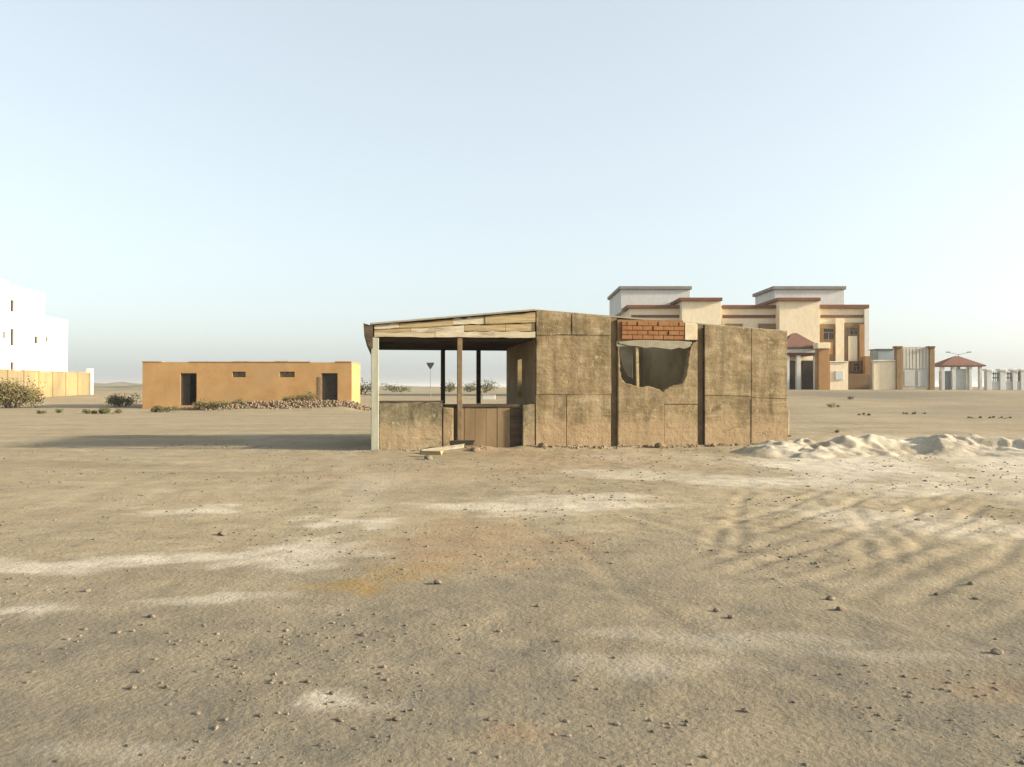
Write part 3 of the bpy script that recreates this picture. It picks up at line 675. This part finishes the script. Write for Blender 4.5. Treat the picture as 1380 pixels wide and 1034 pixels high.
d_ = oh[0]; dl = box('door', d_[0]+0.075, d_[0]+0.60, 0.17, 0.21, d_[2], d_[3]-0.08, M_void, og, 0.004)  # near-black panel, shade of the open doorway put into its colour
d_ = oh[1]; box('door', d_[0]+0.075, d_[1]-0.08, 0.17, 0.21, d_[2], d_[3]-0.08, M_void, og, 0.004)
box('door_jamb', oh[1][0]-0.22, oh[1][0]-0.004, -0.03, 0.0-0.003, 0.1, oh[1][3]-0.25, M_rubble, og, 0.01)
for h in oh[2:]:
    wn = facade('window', h[0]+0.002, h[1]-0.002, h[2]+0.002, h[3]-0.002, 0.08, 0.14, [(h[0]+0.05, (h[0]+h[1])/2-0.03, h[2]+0.04, h[3]-0.04), ((h[0]+h[1])/2+0.03, h[1]-0.05, h[2]+0.04, h[3]-0.04)], M_wood_dark, og)
    box('pane', h[0]+0.04, h[1]-0.04, 0.145, 0.155, h[2]+0.03, h[3]-0.03, M_col, wn, 0.0)
# rubble heaped along its foot
def rubble(name, label, blobs, n, smin, smax, mat, seed):
    q = np.random.default_rng(seed); base = bmesh.new(); bmesh.ops.create_icosphere(base, subdivisions=1, radius=1.0)
    bv = np.array([v.co[:] for v in base.verts]); bf = np.array([[v.index for v in f.verts] for f in base.faces]); base.free()
    B = q.integers(0, len(blobs), n); bl = np.array(blobs)[B]
    a = q.random(n)*2*np.pi; rr = np.sqrt(q.random(n))
    x = bl[:, 0]+np.cos(a)*rr*bl[:, 2]; y = bl[:, 1]+np.sin(a)*rr*bl[:, 3]
    z = H(x, y)+bl[:, 4]*(1-rr**1.6)*q.random(n)**0.25
    s = smin+(smax-smin)*q.random(n)**3
    sc = s[:, None]*(0.6+0.8*q.random((n, 3)))
    V3 = bv[None]*(1+0.5*(q.random((n, len(bv), 1))-.5))*sc[:, None]+np.stack([x, y, z], 1)[:, None]
    F3 = bf[None]+(np.arange(n)*len(bv))[:, None, None]
    return tag(from_np(name, V3.reshape(-1, 3), F3.reshape(-1, 3), mat), label, 'rubble', kind='stuff')
bl = [(X_at(px, Y), Y, rx, ry, h) for px, Y, rx, ry, h in ((335, 52.6, 2.2, 1.3, .22), (365, 52.4, 2.6, 1.3, .28), (400, 52.6, 2.4, 1.3, .26), (440, 53.2, 2.0, 1.3, .26), (468, 53.4, 1.5, 1.2, .22), (310, 52.2, 1.6, 1.0, .16), (490, 53, 1.4, 1.3, .2), (256, 53.2, .9, .8, .12))]
rubble('rubble', 'heap of pinkish broken rubble along the foot of the orange building', bl, 4200, 0.02, 0.10, M_rubble, 3)

rubble('rubble', 'crumbs of fallen plaster strewn along the foot of the hut', [(P0[0]+U[0]*tt+VV[0]*-.35, P0[1]+U[1]*tt+VV[1]*-.35, .8, .28, .02) for tt in (0.9, 2.2, 4.6, 5.6, 6.9, 7.6, 8.6, 9.6)], 520, 0.008, 0.05, M_rubble, 8)
# ------------------------------------------------------------------ white block and yellow compound wall
AW = math.atan2(0.148, 0.989)                      # the wall faces recede towards column 528
WX, WY = X_at(60, 81.0), 81.0; wz = float(rise(WX, WY))-0.3
wb = empty('white_building', (WX, WY, 0), 0, 'tall plain white stepped block behind the yellow compound wall', 'building')
dv = Vector((-math.sin(AW), math.cos(AW), 0)); dn_ = Vector((-math.cos(AW), -math.sin(AW), 0))   # along (away), inward (left)
def wpt(s, i, z): return dv*s+dn_*i+Vector((0, 0, z))
def wbox(name, s0, s1, i0, i1, z0, z1, mat, parent=wb):
    bm = bmesh.new()
    vs = [bm.verts.new(wpt(s, i, z)) for z in (z0, z1) for (s, i) in ((s0, i0), (s1, i0), (s1, i1), (s0, i1))]
    for f in ((3, 2, 1, 0), (4, 5, 6, 7), (0, 1, 5, 4), (1, 2, 6, 5), (2, 3, 7, 6), (3, 0, 4, 7)): bm.faces.new([vs[k] for k in f])
    bmesh.ops.recalc_face_normals(bm, faces=bm.faces[:])
    return link_mesh(name, bm, mat, parent)
def wsz(px, py):
    k = (px-CX)/FPX; s = (k*WY-WX)/(dv.x-k*dv.y); return s, EYE+(HY-py)/FPX*(WY+dv.y*s)
zt1 = wsz(40, 390.5)[1]; s_a = wsz(12, 400)[0]; s_b = wsz(60, 400)[0]; s_c = wsz(91, 460)[0]
zt2 = wsz(76, 429)[1]; zt0 = wsz(8, 378.5)[1]
def wface(name, s0, s1, z1, holes, depth):
    w0 = wbox(name, s0, s1, 0.30, depth, wz, z1-0.002, M_white)
    # outer skin with real openings
    o = facade('outer_wall', s0, s1, wz, z1, 0, 0.297, holes, M_white, wb)
    for v in o.data.vertices:
        c = v.co.copy(); v.co = wpt(c.x, c.y, c.z)
    return o
def wwin(px0, py0, px1, py1):
    a, zt_ = wsz(px0, py0); b, _ = wsz(px1, py0); _, zb_ = wsz(px0, py1); return (min(a, b), max(a, b), zb_, zt_)
w_main = [wwin(14, 404, 19.5, 420), wwin(14, 443, 19.5, 466), wwin(14, 488, 19.5, 505), wwin(4, 447, 8, 456), wwin(46.5, 453, 51.5, 463)]
w_low = [wwin(61.5, 454, 65, 461)]
wface('main_block', s_a-14, s_b, zt1, w_main, 12)
wface('lower_block', s_b+0.003, s_c, zt2, w_low, 12)
wbox('stair_block', s_a-14.1, s_a, -0.04, 8, zt1+0.003, zt0, M_white)
for h in w_main+w_low:
    f = facade('window', h[0]+0.002, h[1]-0.002, h[2]+0.002, h[3]-0.002, 0.12, 0.2, [(h[0]+0.05, h[1]-0.05, h[2]+0.05, h[3]-0.05)], M_greytrim, wb)
    for v in f.data.vertices: v.co = wpt(*v.co)
    wbox('pane', h[0]+0.03, h[1]-0.03, 0.205, 0.22, h[2]+0.03, h[3]-0.03, M_glass, f)
# yellow wall
ya = Vector((X_at(-12, 65), 65.0, 0)); yb = Vector((X_at(121, 84.0), 84.0, 0)); yd = (yb-ya); YL = yd.length; yrz = math.atan2(yd.y, yd.x)
yw = empty('compound_wall', tuple(ya), yrz, 'yellow plastered compound wall with white end pillar', 'wall')
npan = 7
ztop = 2.98
for k in range(npan):
    a, b = YL*k/npan, YL*(k+1)/npan
    box('wall_panel', a+0.12, b-0.12, 0.04, 0.2, 0.0, ztop-(0.03 if k % 2 else 0), M_yellow, yw, 0.01)
    box('pillar', b-0.117, b+0.117, -0.03, 0.27, 0.0, ztop+0.04, M_yellow, yw, 0.015)
    box('coping', a+0.122, b-0.122, 0.0, 0.24, ztop+0.003, ztop+0.07, M_orange_top, yw, 0.01)
box('end_pillar', YL+0.13, YL+0.65, -0.10, 0.42, 0.0, Z_at(497, 84.5), M_white, yw, 0.02)

# ------------------------------------------------------------------ villa
YV = 77.0; VX = X_at(1000, YV); gv = 1.15
vl = empty('villa', (VX, YV, gv), 0, 'large cream villa with red-brown cornices and grey rooftop rooms', 'house')
def L(x, y, z): return x-VX, y-YV, z-gv
def vb(name, px0, px1, py0, py1, Y0, Y1, mat, parent=vl, bw=0.01, ref=None, holes=None):
    """box whose front face covers the given pixels at depth Y0"""
    Yr = ref or Y0
    x0, x1 = X_at(px0, Yr)-VX, X_at(px1, Yr)-VX; z1 = Z_at(py0, Yr)-gv; z0 = -0.2 if py1 is None else Z_at(py1, Yr)-gv
    return box(name, x0, x1, Y0-YV, Y1-YV, z0, z1, mat, parent, bw)
def vrect(px0, px1, py0, py1, Y): return (X_at(px0, Y)-VX, X_at(px1, Y)-VX, Z_at(py1, Y)-gv, Z_at(py0, Y)-gv)
# main blocks
vb('left_wing', 849, 918.5, 414.5, None, 77.0, 88.0, M_cream)
vb('centre_block', 972.5, 1050, 414.5, None, 77.003, 88.0, M_cream)
vb('left_tower', 919, 972, 404.5, None, 75.8, 86.0, M_cream)
vb('right_tower', 1050.5, 1104.5, 404.5, None, 75.8, 86.0, M_cream)
def cornice(px0, px1, py0, py1, Y0, Y1, mat, ov=0.30, name='cornice'):
    Yf = Y0-ov; x0, x1 = X_at(px0, Yf)-VX, X_at(px1, Yf)-VX; z0, z1 = Z_at(py1, Yf)-gv, Z_at(py0, Yf)-gv
    return box(name, x0, x1, Yf-YV, Y1+0.2-YV, z0, z1, mat, vl, 0.03)
cornice(845, 917, 411, 415.5, 77.0, 88.0, M_redtrim)
cornice(974, 1048, 411, 415.5, 77.0, 88.0, M_redtrim)
cornice(916, 974, 401, 405.5, 75.8, 86.0, M_redtrim)
cornice(1048, 1106.5, 401, 405.5, 75.8, 86.0, M_redtrim)
cornice(1104, 1172, 410.5, 415.5, 77.0, 88.0, M_redtrim)
cornice(851, 917, 424.5, 428, 77.0, 77.0, M_redtrim, 0.10, 'string_course')
cornice(974, 1048, 424.5, 428.5, 77.0, 77.0, M_redtrim, 0.10, 'string_course')
cornice(1106, 1166, 424.5, 428, 77.0, 77.0, M_redtrim, 0.10, 'string_course')
# rooftop rooms
for (a, b, Yf, Yb, n) in ((837, 930, 80.0, 89.5, 'roof_room'), (1044.5, 1138, 80.0, 86.5, 'roof_room')):
    vb(n, a, b, 389.5, 420, Yf, Yb, M_greyw)
    c = cornice(a-2.5, b+3, 385.5, 390, Yf, Yb, M_greytrim, 0.2, 'roof_room_cap')
# windows in the centre block and left wing
def surround(px0, px1, py0, py1, Y, d, mat, hole=None):
    h = vrect(px0, px1, py0, py1, Y)
    hl = [vrect(*hole, Y)] if hole else []
    return facade('window_surround', h[0], h[1], h[2], h[3], Y-d-YV, Y-0.003-YV, hl, mat, vl)
def vwindow(px0, px1, py0, py1, Y, mull=True):
    h = vrect(px0, px1, py0, py1, Y); xm = (h[0]+h[1])/2; zm = h[2]+(h[3]-h[2])*0.62
    f = facade('window', h[0]+0.004, h[1]-0.004, h[2]+0.004, h[3]-0.004, Y-0.16-YV, Y-0.06-YV,
               [(h[0]+0.08, xm-0.03, h[2]+0.08, zm-.03), (xm+0.03, h[1]-0.08, h[2]+0.08, zm-.03), (h[0]+0.08, h[1]-0.08, zm+.03, h[3]-0.08)], M_brown, vl)
    box('pane', h[0]+0.05, h[1]-0.05, Y-0.05-YV, Y-0.03-YV, h[2]+0.05, h[3]-0.05, M_glass, f, 0.0)
for (a, b) in ((977, 1000), (1022, 1046), (862, 884), (890, 912)):
    surround(a, b, 436.5, 478, 77.0, 0.22, M_brown, (a+5, b-5, 443, 470)); vwindow(a+5, b-5, 443, 470, 77.0)
    surround(a, b, 488, 516, 77.0, 0.22, M_brown, (a+5, b-5, 492, 512)); vwindow(a+5, b-5, 492, 512, 77.0)
# right wing with tall window strips
vb('right_wing', 1105, 1171, 414.5, None, 77.005, 88.0, M_cream)
surround(1103.5, 1126, 437, 523, 76.99, 0.10, M_brown, (1108, 1124, 442, 459)); vwindow(1108, 1124, 442, 459, 76.99)
vb('window_apron', 1109, 1123, 461, 478, 76.84, 76.885, M_rust)
surround(1138, 1164, 435, 524, 76.99, 0.10, M_brown, (1143, 1156, 441, 452)); vwindow(1143, 1156, 441, 452, 76.99)
vb('window_panel', 1143.5, 1155.5, 453, 487, 76.83, 76.885, M_cream)
surround(1145.5, 1161.5, 487.5, 503, 76.885, 0.08, M_redtrim, (1148, 1159, 489, 501)); vwindow(1148, 1159, 489, 501, 76.885)
vb('pilaster', 1126.5, 1137.5, 429, None, 76.80, 76.995, M_cream)
vb('pilaster', 1158.5, 1164.8, 437, 486.5, 76.72, 76.88, M_rust)
vb('pilaster', 1165.2, 1172, 417, None, 76.75, 76.99, M_white)
vb('plinth', 1144, 1175.5, 504, None, 75.9, 76.7, M_brown)
vb('plinth', 1166, 1174.5, 480, 503.8, 76.2, 76.7, M_rust)
# porch
def hip(name, cx_, Y0, Y1, hw, z0, z1, mat, parent, ox, oy, oz, ridge_=0.25):
    bm = bmesh.new(); cy_ = (Y0+Y1)/2
    def P(x, y, z): return bm.verts.new((x-ox, y-oy, z-oz))
    lo = [P(cx_-hw, Y0, z0), P(cx_+hw, Y0, z0), P(cx_+hw, Y1, z0), P(cx_-hw, Y1, z0)]
    mid = [P(cx_-hw, Y0, z0+0.12), P(cx_+hw, Y0, z0+0.12), P(cx_+hw, Y1, z0+0.12), P(cx_-hw, Y1, z0+0.12)]
    e = hw*ridge_; tp_ = [P(cx_-e, cy_, z1), P(cx_+e, cy_, z1)]
    bm.faces.new(lo[::-1])
    for i in range(4): bm.faces.new((lo[i], lo[(i+1) % 4], mid[(i+1) % 4], mid[i]))
    bm.faces.new((mid[0], mid[1], tp_[1], tp_[0])); bm.faces.new((mid[1], mid[2], tp_[1])); bm.faces.new((mid[2], mid[3], tp_[0], tp_[1])); bm.faces.new((mid[3], mid[0], tp_[0]))
    return link_mesh(name, bm, mat, parent)
YP = 73.0
hip('porch_roof', X_at(1081, 71.9), 71.9, 75.6, X_at(1107, 71.9)-X_at(1081, 71.9), Z_at(469, 71.9), Z_at(449, 73.7), M_tileroof, vl, VX, YV, gv, 0.12)
vb('porch_beam', 1056, 1103, 470, 475.5, 72.2, 75.6, M_white)
vb('porch_beam', 1057, 1102, 476, 479, 72.3, 75.5, M_redtrim)
for a, b in ((1060, 1064), (1074, 1079), (1098, 1102.5)): vb('porch_column', a, b, 479.2, None, 72.35, 72.75, M_white)
vb('porch_back', 1055, 1104, 479.4, None, 75.4, 75.75, M_cream)
vb('door', 1081, 1097, 486, None, 75.25, 75.38, M_void)  # near-black panels, shade of the porch openings put into their colour
vb('door', 1064.5, 1073.5, 486, None, 75.25, 75.38, M_void)

# compound walls and gates before the villa --------------------------------
YG = 71.0
def cthing(name, px0, px1, label, cat, group=None):
    X = X_at((px0+px1)/2, YG); return empty(name, (X, YG, float(rise(X, YG))), 0, label, cat, group)
def cb(root, name, px0, px1, py0, py1, Y0, Y1, mat, bw=0.01):
    o = root.location; x0, x1 = X_at(px0, Y0)-o.x, X_at(px1, Y0)-o.x; z1 = Z_at(py0, Y0)-o.z; z0 = -0.25 if py1 is None else Z_at(py1, Y0)-o.z
    return box(name, x0, x1, Y0-o.y, Y1-o.y, z0, z1, mat, root, bw)
t = cthing('gate_pillar', 1103, 1118, 'orange stone pillar with pale cap right beside the villa porch', 'pillar')
cb(t, 'shaft', 1103.5, 1117.5, 470, None, 71.0, 71.9, M_rust, .02); cb(t, 'cap', 1102, 1119, 462, 469.8, 70.85, 72.0, M_cream, .03)
t = cthing('garden_wall', 1118, 1143, 'short cream garden wall between orange pillar and villa windows', 'wall')
cb(t, 'wall_body', 1118.5, 1143, 488.5, None, 71.2, 71.5, M_cream); cb(t, 'coping', 1118.3, 1143.5, 487, 488.3, 71.1, 71.6, M_white)
cb(t, 'wall_plaque', 1126, 1137, 500, 512, 71.12, 71.197, M_greyw)
t = cthing('boundary_wall', 1178, 1208, 'plain cream boundary wall below the blue-grey tank', 'wall')
cb(t, 'wall_body', 1177.5, 1207.5, 487, None, 71.2, 71.5, M_cream); cb(t, 'coping', 1177, 1207.6, 485.3, 486.8, 71.1, 71.6, M_white)
t = cthing('water_tank', 1183, 1208, 'blue-grey boxy water tank rising behind the boundary wall', 'water tank')
cb(t, 'tank_body', 1183, 1207.5, 471.5, None, 73.5, 75.2, M_bluegrey, .05); cb(t, 'tank_lid', 1182.3, 1208, 470, 471.3, 73.4, 75.3, M_greytrim, .03)
for (a, b, lab) in ((1208.5, 1216, 'tall brown gate pillar next to the blue-grey tank'), (1253, 1260, 'tall brown gate pillar next to the red-roofed gazebo')):
    t = cthing('gate_pillar', a, b, lab, 'pillar')
    cb(t, 'shaft', a, b, 469.5, None, 71.0, 71.5, M_brown, .02); cb(t, 'cap', a-.8, b+.8, 466.5, 469.3, 70.9, 71.6, M_redtrim, .02)
t = cthing('double_gate', 1216, 1253, 'tall pale metal double gate with grey lower panels between brown pillars', 'gate')
for a, b in ((1216.6, 1234.3), (1234.8, 1252.4)):
    lf = cb(t, 'gate_leaf', a, b, 467.5, 524.2, 71.15, 71.25, M_gate)
    n = 4
    for k in range(n): cb(t, 'gate_slat', a+(b-a)*(k+.12)/n, a+(b-a)*(k+.88)/n, 470, 497, 71.10, 71.147, M_gate, .01)
    cb(t, 'lower_panel', a+2.2, b-2.2, 500, 521, 71.10, 71.147, M_gatelow, .01)
# gazebo
YZ = 74.0; YF = 72.8; gx0 = X_at(1299, YF); gzz = float(rise(gx0, YZ))
t = empty('gazebo', (gx0, YZ, gzz), 0, 'small gazebo with dark red-brown peaked roof next to the double gate', 'gazebo')
hip('roof', gx0, YF, YZ+1.2, X_at(1329, YF)-gx0, Z_at(494, YF), Z_at(480, YZ), M_tileroof, t, gx0, YZ, gzz, 0.10)
for a, b in ((1270, 1274), (1284, 1288.5), (1307, 1311), (1321, 1325)):
    x0, x1 = X_at(a, YF)-gx0, X_at(b, YF)-gx0
    box('column', x0, x1, -1.1, -0.8, -0.2, Z_at(494.3, YF)-gzz, M_greyw, t, .02)
    box('column', x0, x1, 0.8, 1.1, -0.2, Z_at(494.3, YF)-gzz, M_greyw, t, .02)
x0, x1 = X_at(1270, YF)-gx0, X_at(1287, YF)-gx0; box('screen_wall', x0, x1, -0.75, -0.6, -0.2, Z_at(500, YF)-gzz, M_bluegrey, t, .01)
x0, x1 = X_at(1287, YF)-gx0, X_at(1306, YF)-gx0; box('screen_panel', x0+0.01, x1, -0.74, -0.62, -0.2, Z_at(497, YF)-gzz, M_greyw, t, .01)
# street lamp with two arms, its heads showing over the gazebo roof
Yq = 84.0; X = X_at(1292, Yq); g = float(rise(X, Yq)); zt_ = Z_at(477.5, Yq)-g
t = empty('lamp_post', (X, Yq, g), 0, 'slim double-arm street lamp whose two heads show over the gazebo roof', 'lamp')
bm = bmesh.new(); tube(bm, (0, 0, -.1), (0, 0, zt_), .06, .04, 8); link_mesh('pole', bm, M_greytrim, t)
for sg in (-1, 1):
    bm = bmesh.new(); tube(bm, (0.02*sg, 0, zt_-.05), (.95*sg, 0, zt_+.16), .025, .02, 6); link_mesh('arm', bm, M_greytrim, t)
    box('lamp_head', min(.90*sg, 1.3*sg), max(.90*sg, 1.3*sg), -.1, .1, zt_+.17, zt_+.27, M_greytrim, t, .02)
# fence of pale piers
k = 0
for (a, b) in ((1330, 1337), (1348, 1356), (1365, 1371), (1376, 1384), (1392, 1399), (1408, 1415)):
    lab = ['pale fence pier at the gazebo end of the fence', 'pale fence pier, second along from the gazebo', 'pale narrow fence pier, third along from the gazebo', 'pale fence pier, fourth along from the gazebo', None, None][k]
    if a < 1380:
        t = cthing('fence_pier', a, b, lab, 'pier', 'fence piers beside the gazebo')
        cb(t, 'shaft', a, b, 500, None, 71.0, 71.45, M_greyw, .02); cb(t, 'cap', a-.6, b+.6, 497, 499.8, 70.9, 71.55, M_white, .02)
    k += 1
for (a, b, lab) in ((1337.5, 1347.5, 'dark fence rails between first and second piers from the gazebo'), (1356.5, 1364.5, 'dark fence rails between second and third piers from the gazebo'), (1371.5, 1375.5, 'dark fence rails between third and fourth piers from the gazebo')):
    t = cthing('fence_section', a, b, lab, 'fence', 'fence sections beside the gazebo')
    cb(t, 'base_wall', a, b, 514, None, 71.12, 71.35, M_greyw, .01)
    for py in (503, 508.5): cb(t, 'rail', a, b, py, py+1.6, 71.2, 71.26, M_greytrim, .005)
    nb = 4
    for i in range(nb):
        u0 = a+(b-a)*(i+.35)/nb; cb(t, 'bar', u0, u0+1.1, 501, 513.9, 71.165, 71.195, M_greytrim, .003)

# ------------------------------------------------------------------ far things seen through the veranda and past the hut
Yq = 60.0; X = X_at(580, Yq); g = float(rise(X, Yq))
t = empty('road_sign', (X, Yq, g), 0, 'small dark sign plate on a thin post beyond the open veranda', 'sign')
bm = bmesh.new(); tube(bm, (0, 0, -.1), (0, 0, Z_at(489, Yq)-g), .025, .022, 8); link_mesh('post', bm, M_greytrim, t)
zc = Z_at(492.5, Yq)-g
prism('plate', [(-.26, zc+.20), (-.29, zc+.13), (-.05, zc-.27), (.05, zc-.27), (.29, zc+.13), (.26, zc+.20)], -.05, -.03, M_sign, t, 0.0)
for k, (px, Y, ww, hh, lab) in enumerate(((604, 118, 2.2, 1.9, 'far round shrub seen between the back veranda posts'), (632, 125, 2.6, 1.5, 'far low shrub seen beside the front veranda post'),
                                        (652, 110, 3.4, 2.0, 'far wide shrub seen beside the inner veranda wall'), (535, 120, 5.0, 1.5, 'far broad shrub beyond the veranda, under the road sign side'), (488, 88, 2.6, 1.9, 'shrub standing past the lit end of the orange building'))):
    bush(px, Y, ww, hh, 1.8, 700, M_leaf, lab, 40+k, .10)
Yq = 70.0; X = X_at(659, Yq); g = float(rise(X, Yq))
t = empty('block_wall', (X, Yq, g), 0, 'low white block wall seen through the veranda', 'wall')
box('wall_body', -.55, .55, 0, .2, -.1, .34, M_white, t, .02); box('coping', -.58, .58, -.03, .23, .343, .39, M_greyw, t, .01)
# scattered litter on the rise to the villa
for k, (px, Y, ww, hh, lab) in enumerate(((1125, 44, 0.7, .28, 'dark tuft on the rise between the hut and the villa'), (1146, 52, .6, .2, 'small tuft on the rise below the cream garden wall'),
                                        (1165, 38, 1.3, .12, 'flat brown tuft on the rise in line with the villa windows'), (1230, 39, 1.6, .10, 'flat green tuft on the rise in line with the double gate'),
                                        (1330, 36, 2.6, .10, 'wide flat green tuft on the rise below the fence piers'), (1130, 27.5, .6, .10, 'tiny tuft just behind the bank of pale sand'))):
    bush(px, Y, ww, hh, .7, 260, M_leaf2 if k % 2 else M_leaf, lab, 60+k, .03, 'desert_tuft', 'tuft')
x = X_at(1069, 25); t = empty('marker_stake', (x, 25.5, Hs(x, 25.5)), 0, 'thin pale stake standing beside the right corner of the hut', 'stake')
bm = bmesh.new(); tube(bm, (0, 0, -.1), (.02, 0, .85), .03, .025, 7); link_mesh('stake_pole', bm, M_wood_pale, t)
box('stake_foot', -.09, .09, -.09, .09, -.05, .07, M_rubble, t, .01)

# ------------------------------------------------------------------ desert haze: even, thin air over the whole plain
def haze():
    bm = bm_box(-4200, 4200, -900, 6300, -1.2, 13.5)
    t = bpy.data.materials.new('haze_air'); t.use_nodes = True; n = t.node_tree; n.nodes.clear()
    o = n.nodes.new('ShaderNodeOutputMaterial'); v = n.nodes.new('ShaderNodeVolumePrincipled')
    v.inputs['Color'].default_value = (0.70, 0.70, 0.70, 1); v.inputs['Density'].default_value = 0.0004; v.inputs['Anisotropy'].default_value = 0.2
    n.links.new(v.outputs[0], o.inputs['Volume'])
    tag(link_mesh('haze', bm, t), 'thin pale desert haze over the plain', 'haze', kind='stuff')
haze()
